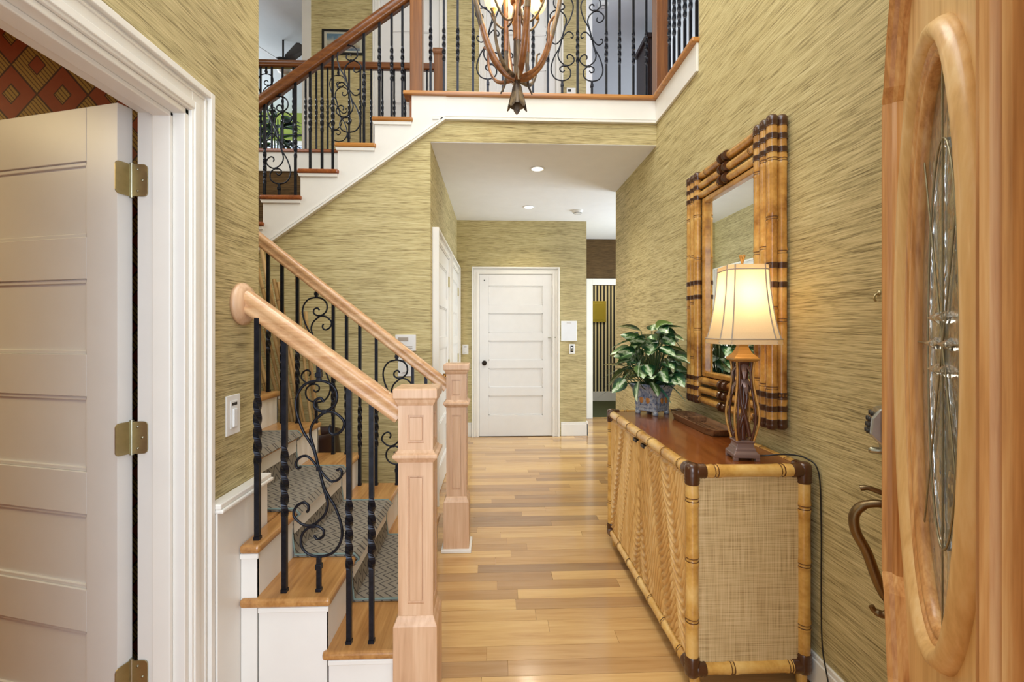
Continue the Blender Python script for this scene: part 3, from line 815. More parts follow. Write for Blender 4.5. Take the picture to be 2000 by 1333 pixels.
# --- upper flight railing
YR = 3.425
r3 = tag(empty('stair_railing'), 'shade-toned wood railing sloping up to the balcony post', 'railing', 'stair railings')
ua, ub = Vector((-2.4, YR, 2.473)), Vector((-.575, YR, 3.842))
MB().sweep([ua, ub], [(x * 1.05, z * 1.05) for x, z in RP]).build('handrail', 'rail_wood_shaded', r3)
for px_, k in ((517, 11), (577, 12), (606, 13), (629, 13), (650, 13), (711, 14), (741, 15), (765, 15), (786, 15)):
    x = UX(px_, YR); baluster(r3, x, YR, k * RS, rail_z(ua, ub, x), .016, .42)
for px_, k in ((545, 12), (681, 14)):
    x = UX(px_, YR); scroll_baluster(r3, x, YR, k * RS, rail_z(ua, ub, x), foot=.1)
# --- balcony railing
r4 = tag(empty('balcony_railing'), 'iron baluster railing along the front edge of the balcony', 'railing', 'balcony railings')
ZR = Z2 + .93
px813 = UX(814, YR)
MB().box(px813 - .044, px813 + .044, YR - .044, YR + .044, Z2, ZR + .12).frustum(px813, YR, [(.044, ZR + .12), (.058, ZR + .14), (.058, ZR + .16), (.05, ZR + .17)]).build('newel_post', 'post_wood_shaded', r4, .004)
cxp = XR + .045; cyp = YB + .05
MB().box(cxp - .05, cxp + .05, cyp - .05, cyp + .05, Z2, ZR + .12).frustum(cxp, cyp, [(.05, ZR + .12), (.062, ZR + .14), (.062, ZR + .16), (.05, ZR + .17)]).build('newel_post', 'post_wood_shaded', r4, .004)
MB().sweep([(px813 + .044, YR, ZR), (cxp - .05, YR, ZR)], RP).build('handrail', 'rail_wood_shaded', r4)
for px_ in (841, 867, 894, 924, 982, 1041, 1070, 1128, 1184, 1210, 1237, 1262):
    baluster(r4, UX(px_, YR), YR, Z2, ZR - .03, .016, .38)
for px_, f in ((953, 1), (1011, -1), (1098, 1), (1156, -1)):
    scroll_baluster(r4, UX(px_, YR), YR, Z2, ZR - .03, foot=.13, flip=-f)
r5 = tag(empty('balcony_railing'), 'iron baluster railing on top of the grasscloth wall above the mirror', 'railing', 'balcony railings')
MB().sweep([(cxp, cyp - .05, ZR), (cxp, 2.686, ZR)], RP).build('handrail', 'rail_wood_shaded', r5)
for yy in (3.175, 3.091, 3.004, 2.912, 2.827, 2.739): baluster(r5, XR + .012, yy, Z2, ZR - .03, .016, .38)
# --- landing guard rail behind the upper flight
r6 = tag(empty('landing_railing'), 'shade-toned wood guard rail behind the upper stair flight with short newel', 'railing')
GY = 4.515
MB().sweep([(-3.38, GY, 3.895), (-.58, GY, 3.895)], [(x, z * .9) for x, z in RP]).build('handrail', 'rail_wood_shaded', r6)
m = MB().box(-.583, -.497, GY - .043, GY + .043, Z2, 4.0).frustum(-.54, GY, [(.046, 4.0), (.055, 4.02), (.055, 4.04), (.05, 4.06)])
m.build('newel_post', 'post_wood_shaded', r6, .004)
gp = [509, 531, 552, 573, 597, 618, 640, 682, 704, 725, 747, 770, 791, 834]
for px_ in gp: baluster(r6, UX(px_, GY), GY, Z2, 3.87, .015, .38)
scroll_baluster(r6, UX(661, GY), GY, Z2, 3.87, foot=.09)
scroll_baluster(r6, UX(520, GY), GY, Z2, 3.87, foot=.09)

# ================================================================ bamboo cabinet
CX0, CX1, CY0, CY1, CZ0, CZ1 = .712, 1.185, 1.665, 2.895, .05, .83
cab = tag(empty('credenza', (0, 0, 0)), 'bamboo edged wooden credenza with carved doors under the mirror', 'cabinet')
PR = .0235
def pole(parent, a, b, r, nodes, mat, wrap='node_dark', name='bamboo_pole', bulge=1.1):
    """bamboo pole with swollen nodes at fractions along it; each node carries a dark ring"""
    a, b = Vector(a), Vector(b); L = (b - a).length
    ts = {0.0: 1.0, 1.0: 1.0}
    for n in nodes:
        d = r * .55 / L
        for dt, k in ((-2.2 * d, 1), (-.8 * d, bulge), (-.15 * d, .96), (.15 * d, .96), (.8 * d, bulge), (2.2 * d, 1)):
            if 0 < n + dt < 1: ts[n + dt] = k
    for i in range(1, 6): ts.setdefault(i / 6, .985)
    tt = sorted(ts)
    p = MB().tube([a + (b - a) * t for t in tt], [r * ts[t] for t in tt], 10, up=(.3, .5, .8)).build(name, mat, parent)
    d = (b - a).normalized()
    for n in nodes:
        for q in (-.28, .28):
            c = a + (b - a) * n + d * r * q
            MB().tube([c - d * r * .09, c + d * r * .09], r * 1.06, 10, up=(.3, .5, .8)).build('node_ring', wrap, p)
    return p
px0, px1, py0, py1, pz0, pz1 = CX0 + PR, CX1 - PR, CY0 + PR, CY1 - PR, CZ0 + PR, CZ1 - PR
random.seed(3)
for x in (px0, px1):
    for y in (py0, py1): pole(cab, (x, y, pz0 + .02), (x, y, pz1 - .02), PR, (.235, .56, .88) if x == px0 else (.19, .52, .83), 'bamboo_gold')
for z in (pz0, pz1):
    for y in (py0, py1): pole(cab, (px0 + .02, y, z), (px1 - .02, y, z), PR, (.17, .82) if z == pz1 else (.33, .9), 'bamboo_gold')
    for x in (px0, px1): pole(cab, (x, py0 + .02, z), (x, py1 - .02, z), PR, (.06, .21, .36, .5, .66, .83), 'bamboo_gold')
for x in (px0, px1):
    for y in (py0, py1):
        for z in (pz0, pz1):
            s_ = 1 if z == pz1 else -1
            w_ = MB().lathe([(0, .03 * s_), (.018, .029 * s_), (.026, .02 * s_), (.0285, .004 * s_), (.027, -.012 * s_), (.0285, -.018 * s_), (.0265, -.024 * s_), (.0285, -.03 * s_), (.026, -.036 * s_), (.0275, -.042 * s_), (.0245, -.048 * s_)], (x, y, z), 14).build('corner_wrap', 'rattan_wrap', cab)
            dx = 1 if x == px0 else -1; dy = 1 if y == py0 else -1
            for ax, d, ln in (('x', dx, .045), ('y', dy, .045)):
                rings = [(.0262 + .0018 * (i % 2), (.012 + i * .006) * d) for i in range(7)]
                MB().lathe(rings, (x, y, z), 12, ax).build('corner_binding', 'rattan_wrap', w_)
MB().box(px0 + .012, px1 - .004, py0 + .012, py1 - .012, CZ1 - .03, CZ1 - .006).build('cabinet_top', 'cabinet_top_wood', cab, .002)
MB().box(px0 + .028, px1 + .01, py0 + .02, py1 - .02, pz0, CZ1 - .03).build('cabinet_body', 'carved_wood', cab)
for yy, s_ in ((CY0 + .02, 1), (CY1 - .02, -1)):
    MB().box(px0 + .012, px1 - .012, min(yy, yy + .012 * s_), max(yy, yy + .012 * s_), pz0 + .012, pz1 - .012).build('woven_end_panel', 'cane_weave', cab)
for x in (px0 + .012, px1 - .006):
    for y in (py0 + .004, py1 - .05): MB().lathe([(.018, 0), (.02, .03), (.017, .05)], (x, y, 0), 12).build('leg', 'bamboo_gold', cab)
# carved relief doors on the front
def carved(y0, y1, z0, z1, flip):
    ny, nz = 190, 220; v = []; fs = []
    for i in range(ny + 1):
        for j in range(nz + 1):
            a = i / ny; b = j / nz
            aa = a if flip else 1 - a
            yy = aa * (y1 - y0); zz = b * (z1 - z0)
            # slanting fronds: the ribs change direction from band to band
            q = (yy * 1.75 + (.62 - zz) * .62) / .27 + .15
            kb = math.floor(q); fr = q - kb
            if kb % 3 == 0: ph = (zz * .25 + yy * 1.0) / .024
            elif kb % 3 == 1: ph = (zz * 1.0 - 5.5 * (fr - .5) ** 2 * .06 + yy * .25) / .036
            else: ph = (zz * .8 + yy * .95 + .02 * math.sin(fr * PI)) / .030
            h = .5 + .5 * math.sin(2 * PI * ph)
            e = min(fr, 1 - fr); h = h * min(1, e / .10)
            edge = min(a, 1 - a) * (y1 - y0); ed2 = min(b, 1 - b) * (z1 - z0)
            if min(edge, ed2) < .012: h = 0
            v.append((CX0 + .021 - .0105 * h, y0 + a * (y1 - y0), z0 + zz))
    for i in range(ny):
        for j in range(nz):
            k = i * (nz + 1) + j
            fs.append((k, k + 1, k + nz + 2, k + nz + 1))
    return MB().add(v, fs, True)
ym = (CY0 + CY1) / 2
for a, b, fl_ in ((py0 + .02, ym - .002, True), (ym + .002, py1 - .02, False)):
    d = MB().box(CX0 + .022, CX0 + .04, a, b, pz0 + .024, pz1 - .026).build('door', 'carved_wood', cab)
    carved(a, b, pz0 + .024, pz1 - .026, fl_).build('carved_relief', 'carved_wood', d)
    hy = ym + (-.06 if fl_ else .06)
    MB().box(CX0 + .006, CX0 + .024, hy - .026, hy + .026, pz1 - .048, pz1 - .03).build('finger_pull', 'dark_bronze', d, .004)

# ================================================================ bamboo framed mirror
MX = XR - .005
my0, my1, mz0, mz1 = 1.835, 2.665, .925, 2.215
mir = tag(empty('wall_mirror', (0, 0, 0)), 'large rectangular mirror in a bound bamboo pole frame', 'mirror')
pr = .021
iy0, iy1, iz0, iz1 = my0 + .17, my1 - .17, mz0 + .18, mz1 - .18
MB().box(MX - .03, MX - .024, iy0 - .02, iy1 + .02, iz0 - .02, iz1 + .02).build('mirror_glass', 'mirror_glass', mir)
MB().box(MX - .022, MX - .004, iy0 - .06, iy1 + .06, iz0 - .06, iz1 + .06).build('backing_board', 'node_dark', mir)
bw = .028
for a, b, c, d in ((iy0 - bw, iy0, iz0 - bw, iz1 + bw), (iy1, iy1 + bw, iz0 - bw, iz1 + bw), (iy0, iy1, iz0 - bw, iz0), (iy0, iy1, iz1, iz1 + bw)):
    MB().box(MX - .052, MX - .022, a, b, c, d).build('inner_moulding', 'bamboo_amber', mir, .008, 3)
fx = MX - .062; bx_ = MX - .022
random.seed(11)
def nds(n): return tuple(sorted((i + random.uniform(.25, .75)) / n for i in range(n)))
wn = [my0 + pr, my0 + pr + .047, my0 + pr + .094]
wf = [my1 - pr, my1 - pr - .047, my1 - pr - .094]
for y in wn + wf: pole(mir, (fx, y, mz0 + .02), (fx, y, mz1 - .02), pr, nds(4), 'bamboo_amber', 'node_dark')
for y in (my0 + pr, my1 - pr): pole(mir, (bx_, y, mz0 + .02), (bx_, y, mz1 - .02), pr, nds(4), 'bamboo_amber', 'node_dark')
for z in (mz0 + pr, mz0 + pr + .055, mz0 + pr + .108, mz1 - pr, mz1 - pr - .055, mz1 - pr - .108):
    pole(mir, (fx + .012, my0 + .02, z), (fx + .012, my1 - .02, z), pr * .93, nds(3), 'bamboo_amber', 'node_dark')
for z in (mz0 + pr, mz1 - pr): pole(mir, (bx_, my0 + .02, z), (bx_, my1 - .02, z), pr * .9, nds(3), 'bamboo_amber', 'node_dark')
def wraps(cy, cz, axis, n=2, name='rattan_binding'):
    """ribbed rattan lashings round one pole"""
    prof = []
    for i in range(4): prof += [(pr * 1.15, (i - 2) * .0065), (pr * 1.06, (i - 2) * .0065 + .0045)]
    m = MB().lathe(prof, (fx, cy, cz) if axis != 'b' else (bx_, cy, cz), 12, 'z' if axis != 'y' else 'y')
    return m.build(name, 'rattan_wrap', mir)
for ys in (wn, wf):
    for y in ys:
        for z in (mz0 + .03, mz0 + .085, mz0 + .14, mz1 - .03, mz1 - .085, mz1 - .14, (mz0 + mz1) / 2 + .03, (mz0 + mz1) / 2 - .05): wraps(y, z, 'z')
for y in (my0 + pr,):
    for z in (mz0 + .03, mz0 + .085, mz0 + .14, mz1 - .03, mz1 - .085, mz1 - .14, (mz0 + mz1) / 2 + .03, (mz0 + mz1) / 2 - .05): wraps(y, z, 'b')
for z in (mz0 + pr, mz0 + pr + .055, mz0 + pr + .108, mz1 - pr, mz1 - pr - .055, mz1 - pr - .108):
    for dy in (-.02, .025): wraps((my0 + my1) / 2 + dy, z, 'y')
for z in (mz0, mz1):
    for y in wn + wf:
        s_ = 1 if z == mz1 else -1
        MB().lathe([(0, .004 * s_), (.016, .002 * s_), (.0235, -.008 * s_), (.0235, -.022 * s_)], (fx, y, z), 12).build('end_cap', 'rattan_wrap', mir)
    MB().lathe([(0, .004 * s_), (.016, .002 * s_), (.0235, -.008 * s_), (.0235, -.022 * s_)], (bx_, my0 + pr, z), 12).build('end_cap', 'rattan_wrap', mir)

# ================================================================ table lamp
lx, ly, lz = .982, 1.79, CZ1 - .006
lamp = tag(empty('table_lamp', (lx, ly, lz), math.radians(-8)), 'lit table lamp with carved palm tree base and cream bell shade', 'lamp')
MB().frustum(0, 0, [(.063, .012), (.063, .026), (.056, .032), (.05, .036), (.05, .044), (.043, .05), (.041, .066), (.047, .07), (.047, .076)]).build('base', 'lamp_silver_brown', lamp, .003)
for sx in (-1, 1):
    for sy in (-1, 1): MB().box(sx * .063 - (.022 if sx > 0 else 0), sx * .063 + (0 if sx > 0 else .022), sy * .063 - (.022 if sy > 0 else 0), sy * .063 + (0 if sy > 0 else .022), 0, .013).build('foot', 'lamp_silver_brown', lamp, .002)
hs = [(.04, .076), (.05, .11), (.058, .15), (.059, .185), (.052, .23), (.044, .27), (.039, .31), (.038, .35), (.042, .385)]
for sx in (-1, 1):
    for sy in (-1, 1):
        p = catmull([(sx * h, sy * h, z) for h, z in hs], 4)
        MB().tube(p, [.0055 * (1 + .25 * (i % 7 == 0)) for i in range(len(p))], 7).build('corner_rib', 'lamp_gold', lamp)
        p = catmull([(sx * h * .72, sy * h * .98, z) for h, z in hs], 4)
        MB().tube(p, .006, 6).build('inner_rib', 'lamp_resin', lamp)
def trunk(pts, r0, r1):
    p = catmull(pts, 8); n = len(p)
    return MB().tube(p, [(r0 + (r1 - r0) * i / n) * (1 + .14 * (i % 2)) for i in range(n)], 10).build('palm_trunk', 'lamp_resin', lamp)
trunk([(0, -.004, .076), (-.002, -.008, .14), (.004, -.01, .2), (.002, -.008, .3)], .017, .011)
trunk([(.03, -.02, .09), (.012, -.024, .15), (-.012, -.022, .22), (-.016, -.016, .29)], .011, .008)
trunk([(-.032, .01, .09), (-.014, -.016, .14), (.014, -.018, .23), (.014, -.014, .29)], .011, .008)
for cz, k in ((.29, 9), (.35, 9)):
    for i in range(k):
        a = 2 * PI * i / k + cz * 9; L = .05
        c = Vector((0, 0, cz)); d = Vector((math.cos(a), math.sin(a), 0)); s3 = Vector((-d.y, d.x, 0))
        pts = [c, c + d * L * .5 + Vector((0, 0, .022)), c + d * L + Vector((0, 0, -.006)), c + d * L * 1.05 + Vector((0, 0, -.035))]
        v = []
        for q, wd in zip(pts, (.004, .013, .011, .002)): v += [q - s3 * wd, q + Vector((0, 0, .004)), q + s3 * wd]
        f_ = []
        for r in range(3):
            f_ += [(r * 3, r * 3 + 1, r * 3 + 4, r * 3 + 3), (r * 3 + 1, r * 3 + 2, r * 3 + 5, r * 3 + 4)]
        MB().add(v, f_).build('palm_frond', 'lamp_silver_brown', lamp)
MB().frustum(0, 0, [(.018, .30), (.026, .385)]).build('neck_block', 'lamp_resin', lamp)
MB().frustum(0, 0, [(.046, .384), (.062, .392), (.062, .398), (.054, .403), (.044, .412), (.040, .414), (.03, .428), (.022, .444), (.024, .448), (.024, .454), (.018, .458)]).build('cap', 'lamp_gold', lamp, .002)
MB().lathe([(.014, .456), (.016, .47), (.013, .5), (.012, .56)], (0, 0, 0), 12).build('socket', 'lamp_gold', lamp)
MB().lathe([(.0, .545), (.012, .55), (.026, .585), (.03, .61), (.022, .64), (0, .652)], (0, 0, 0), 14).build('bulb', 'bulb_glow', lamp)
def shade_ring(h, z, cut=.28, d=0):
    c = h * (1 - cut); h += d; c += d * .4
    return [(-c, -h, z), (c, -h, z), (h, -c, z), (h, c, z), (c, h, z), (-c, h, z), (-h, c, z), (-h, -c, z)]
sp = [(.148, .458), (.134, .50), (.122, .55), (.112, .61), (.104, .67), (.099, .735), (.098, .76)]
v = [q for h, z in sp for q in shade_ring(h, z)]
f_ = [(i * 8 + q, i * 8 + (q + 1) % 8, (i + 1) * 8 + (q + 1) % 8, (i + 1) * 8 + q) for i in range(len(sp) - 1) for q in range(8)]
shd = MB().add(v, f_).build('lamp_shade', 'lamp_fabric', lamp)
for q in range(8):
    pth = [Vector(shade_ring(h, z, d=.0008)[q]) for h, z in sp]
    MB().tube(pth, .0032, 5).build('seam_trim', 'lamp_trim', shd)
for h, z, hh in ((.149, .454, .02), (.099, .742, .018)):
    v = shade_ring(h, z, d=.002) + shade_ring(h - .002, z + hh, d=.002)
    MB().add(v, [(q, (q + 1) % 8, 8 + (q + 1) % 8, 8 + q) for q in range(8)]).build('trim_band', 'lamp_fabric', shd)
    MB().tube([Vector(p) for p in shade_ring(h - .001, z + (hh if z < .6 else 0), d=.003)], .0024, 5, closed=True).build('piping', 'lamp_trim', shd)
MB().tube([(0, 0, .76), (0, 0, .775)], .006, 8).build('finial_stem', 'lamp_gold', lamp)
for i in range(5):
    a = 2 * PI * i / 5
    MB().tube(catmull([(0, 0, .77), (.006 * math.cos(a), .006 * math.sin(a), .79), (.014 * math.cos(a), .014 * math.sin(a), .806)], 3), [.005] * 6 + [.003], 6).build('finial_frond', 'lamp_gold', lamp)
R8 = Matrix.Rotation(math.radians(8), 3, 'Z')
LK = .77
lamp.scale = (LK, LK, 1)
def lam(p):
    q = R8 @ (Vector(p) - Vector((lx, ly, lz)))
    return Vector((q.x / LK, q.y / LK, q.z))
cord = [(lx + .046, ly, CZ1 + .002), (1.06, 1.76, CZ1 + .012), (1.13, 1.735, CZ1 + .022), (1.185, 1.705, CZ1 + .014), (1.2, 1.66, CZ1 - .03), (1.203, 1.652, .6), (1.200, 1.648, .4), (1.19, 1.63, .2), (1.186, 1.60, .1), (1.178, 1.55, .008), (1.17, 1.48, .004)]
MB().tube(catmull([lam(p) for p in cord], 6), .0032, 6).build('cord', 'black_frame', lamp)
bl = point('lamp_bulb_light', (lx, ly, lz + .61), 2.8, (1, .74, .42), .03)
bl.parent = lamp; bl.location = (0, 0, .64)

# ================================================================ tray
ty0, ty1, tx0, tx1 = 2.13, 2.66, 1.015, 1.155
tr_ = tag(empty('wooden_tray', (0, 0, 0)), 'long shallow rustic wooden tray lying on the credenza', 'tray')
zt = CZ1 - .006
bot = [(tx0 + .025, ty0 + .03), (tx1 - .025, ty0 + .03), (tx1 - .012, ty0 + .09), (tx1 - .012, ty1 - .09), (tx1 - .025, ty1 - .03), (tx0 + .025, ty1 - .03), (tx0 + .012, ty1 - .09), (tx0 + .012, ty0 + .09)]
topp = [(tx0 + .02, ty0), (tx1 - .02, ty0), (tx1, ty0 + .06), (tx1, ty1 - .06), (tx1 - .02, ty1), (tx0 + .02, ty1), (tx0, ty1 - .06), (tx0, ty0 + .06)]
inn = [(x + (.008 if x < 1.085 else -.008), y + (.01 if y < 2.4 else -.01)) for x, y in topp]
inb = [(x + (.006 if x < 1.085 else -.006), y + (.008 if y < 2.4 else -.008)) for x, y in bot]
v = [(x, y, zt) for x, y in bot] + [(x, y, zt + .036) for x, y in topp] + [(x, y, zt + .036) for x, y in inn] + [(x, y, zt + .012) for x, y in inb]
f_ = [tuple(range(8))[::-1], tuple(range(24, 32))]
for r in range(3): f_ += [(r * 8 + q, r * 8 + (q + 1) % 8, r * 8 + 8 + (q + 1) % 8, r * 8 + 8 + q) for q in range(8)]
MB().add(v, f_).build('tray_bowl', 'tray_wood', tr_, .002)
MB().box(tx0 + .014, tx1 - .014, 2.44, 2.465, zt + .012, zt + .042).build('divider', 'tray_wood', tr_, .004)
for k in range(3): MB().box(1.045 + k * .03, 1.05 + k * .03, ty0 + .05, 2.43, zt + .0115, zt + .017).build('ridge', 'tray_wood', tr_, .002)

# ================================================================ potted plant
ppx, ppy = .962, 2.775
plant = tag(empty('potted_plant', (ppx, ppy, zt), math.radians(38)), 'variegated leafy plant in a blue glazed square footed pot', 'plant')
pot = MB().frustum(0, 0, [(.070, .022), (.072, .03), (.070, .036), (.076, .10), (.088, .155), (.094, .165), (.099, .172), (.099, .184), (.09, .186), (.086, .165), (.07, .06)]).build('pot', 'glazed_pot', plant, .003)
for sx in (-1, 1):
    for sy in (-1, 1): MB().lathe([(.0, 0), (.014, .0), (.018, .01), (.015, .02), (.012, .026)], (sx * .06, sy * .06, 0), 10).build('foot', 'glazed_pot', pot)
for k in range(4):
    pl = MB().add([(-.045, -.0745, .045), (.045, -.0745, .045), (.052, -.0835, .13), (-.052, -.0835, .13), (-.045, -.070, .045), (.045, -.070, .045), (.052, -.078, .13), (-.052, -.078, .13)], [(0, 1, 2, 3), (4, 7, 6, 5), (0, 4, 5, 1), (1, 5, 6, 2), (2, 6, 7, 3), (3, 7, 4, 0)]).build('painted_panel', 'glazed_pot', pot)
    pl.rotation_euler = (0, 0, k * PI / 2)
    for cx_ in (-.022, .022):
        m = MB().lathe([(0, -.003), (.02, -.0025), (.022, 0)], (cx_, -.0885, .088), 12, 'y', sx=.7, sy=1.25); o = m.build('painted_flower', 'pot_orange', pot); o.rotation_euler = (math.radians(-6), 0, k * PI / 2)
MB().box(-.08, .08, -.08, .08, .14, .16).build('soil', 'leaf_dark', plant)
def leaf_mesh(L, W, droop, fold=.35, n=7, tip=1.0):
    v, f_ = [], []
    for i in range(n + 1):
        t = i / n; wd = W * (math.sin(PI * min(1, t ** .75 * .97 + .03)) ** .8) * (1 - .25 * t * tip)
        y = L * t; z = -droop * t * t
        for q in (-1, -.5, 0, .5, 1): v.append((wd * q, y, z + abs(q) * wd * fold))
    for i in range(n):
        for q in range(4): f_.append((i * 5 + q, i * 5 + q + 1, i * 5 + q + 6, i * 5 + q + 5))
    return MB().add(v, f_, True).mesh('leaf')
LV = [leaf_mesh(.125, .052, .02, .18), leaf_mesh(.11, .048, .012, .15), leaf_mesh(.14, .05, .035, .2)]
LS = [leaf_mesh(.2, .012, .10, .5, 9), leaf_mesh(.24, .011, .17, .5, 9), leaf_mesh(.16, .014, .05, .5, 9)]
for me in LV: me.materials.append(MT['variegated_leaf'])
for me in LS: me.materials.append(MT['strap_leaf'])
random.seed(21)
stems = MB()
def place_leaf(me, pos, az, el, roll=0, sc_=1.0):
    o = bpy.data.objects.new('leaf', me); C.objects.link(o); o.parent = plant
    o.location = pos
    d = Vector((math.cos(az) * math.cos(el), math.sin(az) * math.cos(el), math.sin(el)))
    o.rotation_euler = (d.to_track_quat('Y', 'Z').to_matrix() @ Matrix.Rotation(roll, 3, 'Y')).to_euler()
    o.scale = (sc_,) * 3
for i in range(78):
    az = i * 2.4 + random.uniform(-.3, .3); t = (i + .5) / 78
    rad = .055 + .225 * math.sqrt(t); hgt = .52 - .30 * t ** 1.1 + random.uniform(-.04, .04)
    wx = math.cos(az + math.radians(38))                       # keep clear of the long wall
    if wx > 0: rad *= 1 - .3 * wx
    p = Vector((rad * .62 * math.cos(az), rad * .62 * math.sin(az), hgt - .02))
    place_leaf(random.choice(LV), p, az + random.uniform(-.6, .6), random.uniform(-.7, .6) - .2 * t, random.uniform(-1.0, 1.0), random.uniform(.8, 1.2))
    stems.tube(catmull([(.02 * math.cos(az), .02 * math.sin(az), .15), (rad * .4 * math.cos(az), rad * .4 * math.sin(az), hgt * .7), tuple(p)], 3), .0028, 5)
for i in range(34):
    az = i * 2.11 + random.uniform(-.3, .3)
    r0 = random.uniform(.03, .08)
    wx = math.cos(az + math.radians(38)); k = 1.0 if wx < .5 else .62
    place_leaf(random.choice(LS), (r0 * math.cos(az), r0 * math.sin(az), random.uniform(.17, .3)), az, random.uniform(-.2, .8), random.uniform(-.4, .4), k * random.uniform(.8, 1.05))
o = stems.build('stems', 'stem_green', plant); o['kind'] = 'stuff'
MB().tube(catmull([(-.02, 0, .3), (-.07, .02, .42), (-.10, .06, .43), (-.14, .08, .36)], 5), .0022, 5).build('arching_stem', 'stem_green', plant)
MB().tube(catmull([(.02, 0, .3), (.05, -.05, .44), (.09, -.09, .45), (.12, -.12, .40)], 5), .0022, 5).build('arching_stem', 'stem_green', plant)

# ================================================================ front door leaf (opened against the long wall)
FD = Vector((1.1008, 1.2386, 0)); fd = Vector((-.5275, -.8494, 0)).normalized()
door_w, door_h = .88, 2.42
fdn = Vector((fd.y, -fd.x, 0))                              # towards the viewer side
fr_ = tag(empty('door_7', FD, math.atan2(fd.y, fd.x)), 'open wooden front door with oval leaded glass', 'door', kind='structure')
# local x runs from the lock edge to the hinge edge; viewer side is local -y
OC, OWd, OHt, OZc = .43, .205, .588, 1.305
def ell(a, w_, h_): return (OC + w_ * math.cos(a), OZc + h_ * math.sin(a))
NE = 56
m = MB(); outer = []
# slab with an oval hole: ring of quads between the oval and the rectangle
def rect_pt(a):
    c_, s_ = math.cos(a), math.sin(a)
    tx = (door_w - OC) / c_ if c_ > 1e-6 else ((OC) / -c_ if c_ < -1e-6 else 1e9)
    tz = (door_h - OZc) / s_ if s_ > 1e-6 else ((OZc - .01) / -s_ if s_ < -1e-6 else 1e9)
    t_ = min(tx, tz); return (OC + c_ * t_, OZc + s_ * t_)
angs = sorted(set([2 * PI * i / NE for i in range(NE)] + [math.atan2(z - OZc, x - OC) % (2 * PI) for x in (0, door_w) for z in (.01, door_h)]))
v = []; n = len(angs)
for yy in (0, .045):
    v += [(ell(a, OWd, OHt)[0], yy, ell(a, OWd, OHt)[1]) for a in angs]; v += [(rect_pt(a)[0], yy, rect_pt(a)[1]) for a in angs]
f_ = []
for i in range(n):
    j = (i + 1) % n
    f_ += [(i, j, n + j, n + i), (2 * n + i, 3 * n + i, 3 * n + j, 2 * n + j), (i, 2 * n + i, 2 * n + j, j), (n + i, n + j, 3 * n + j, 3 * n + i)]
MB().add(v, f_).build('door_slab', 'front_door_wood', fr_)
# oval frame: broad rounded ring with an inner stepped bead
def oval_ring(w_, h_, prof, name, mat, seg=72):
    """prof: (offset outward, height out of the face)"""
    v = []; k = len(prof)
    for i in range(seg):
        a = 2 * PI * i / seg
        nx, nz = math.cos(a) / w_, math.sin(a) / h_; L = math.hypot(nx, nz); nx /= L; nz /= L
        bx, bz = ell(a, w_, h_)
        for o_, y_ in prof: v.append((bx + nx * o_, -y_, bz + nz * o_))
    f_ = [(i * k + q, ((i + 1) % seg) * k + q, ((i + 1) % seg) * k + (q + 1) % k, i * k + (q + 1) % k) for i in range(seg) for q in range(k)]
    return MB().add(v, f_, True).build(name, mat, fr_)
oval_ring(OWd, OHt, [(.0, -.02), (.0, .012), (.006, .02), (.014, .026), (.024, .03), (.034, .026), (.042, .014), (.045, -.001)], 'oval_frame', 'front_door_wood')
oval_ring(OWd - .03, OHt - .03, [(.0, -.025), (.0, .002), (.005, .008), (.012, .01), (.016, .006), (.02, .01), (.026, .014), (.034, .012), (.034, -.025)], 'oval_bead', 'front_door_moulding')
# leaded glass: clear rim panes, bevelled centre panes
gw, gh = OWd - .028, OHt - .028
def pane(poly, mat='bevel_glass', y_=.012, th=.006, bev=0):
    m = MB().prism(poly, 'y', y_, y_ + th); return m.build('glass_pane', mat, fr_)
aa = [2 * PI * i / 48 for i in range(48)]
def inner_pt(a, kx, kz): return (OC + gw * kx * math.cos(a), OZc + gh * kz * math.sin(a))
segs = [(0, 6), (6, 12), (12, 18), (18, 24), (24, 30), (30, 36), (36, 42), (42, 48)]
for a0, a1 in segs:
    rim = [inner_pt(2 * PI * q / 48, 1, 1) for q in range(a0, a1 + 1)] + [inner_pt(2 * PI * q / 48, .55, .72) for q in range(a1, a0 - 1, -1)]
    pane(rim)
    pane([(OC, OZc)] + [inner_pt(2 * PI * q / 48, .55, .72) for q in range(a0, a1 + 1)], y_=.008, th=.012)
for k in range(8):
    q = 2 * PI * k * 6 / 48
    a, b = inner_pt(q, .0, .0), inner_pt(q, 1, 1)
    MB().tube([(a[0], .005, a[1]), (b[0], .005, b[1])], .0016, 6).build('lead_came', 'lead_came', fr_)
MB().tube([(inner_pt(q, .55, .72)[0], .005, inner_pt(q, .55, .72)[1]) for q in aa], .0018, 6, closed=True).build('lead_came', 'lead_came', fr_)
for k in range(6):
    q = 2 * PI * k / 6; c_ = (OC + .045 * math.cos(q), OZc + .06 * math.sin(q))
    MB().frustum(0, 0, [(.002, -.012), (.016, 0), (.002, .012)]).build('cut_jewel', 'clear_glass', fr_).location = (c_[0], .006, c_[1])
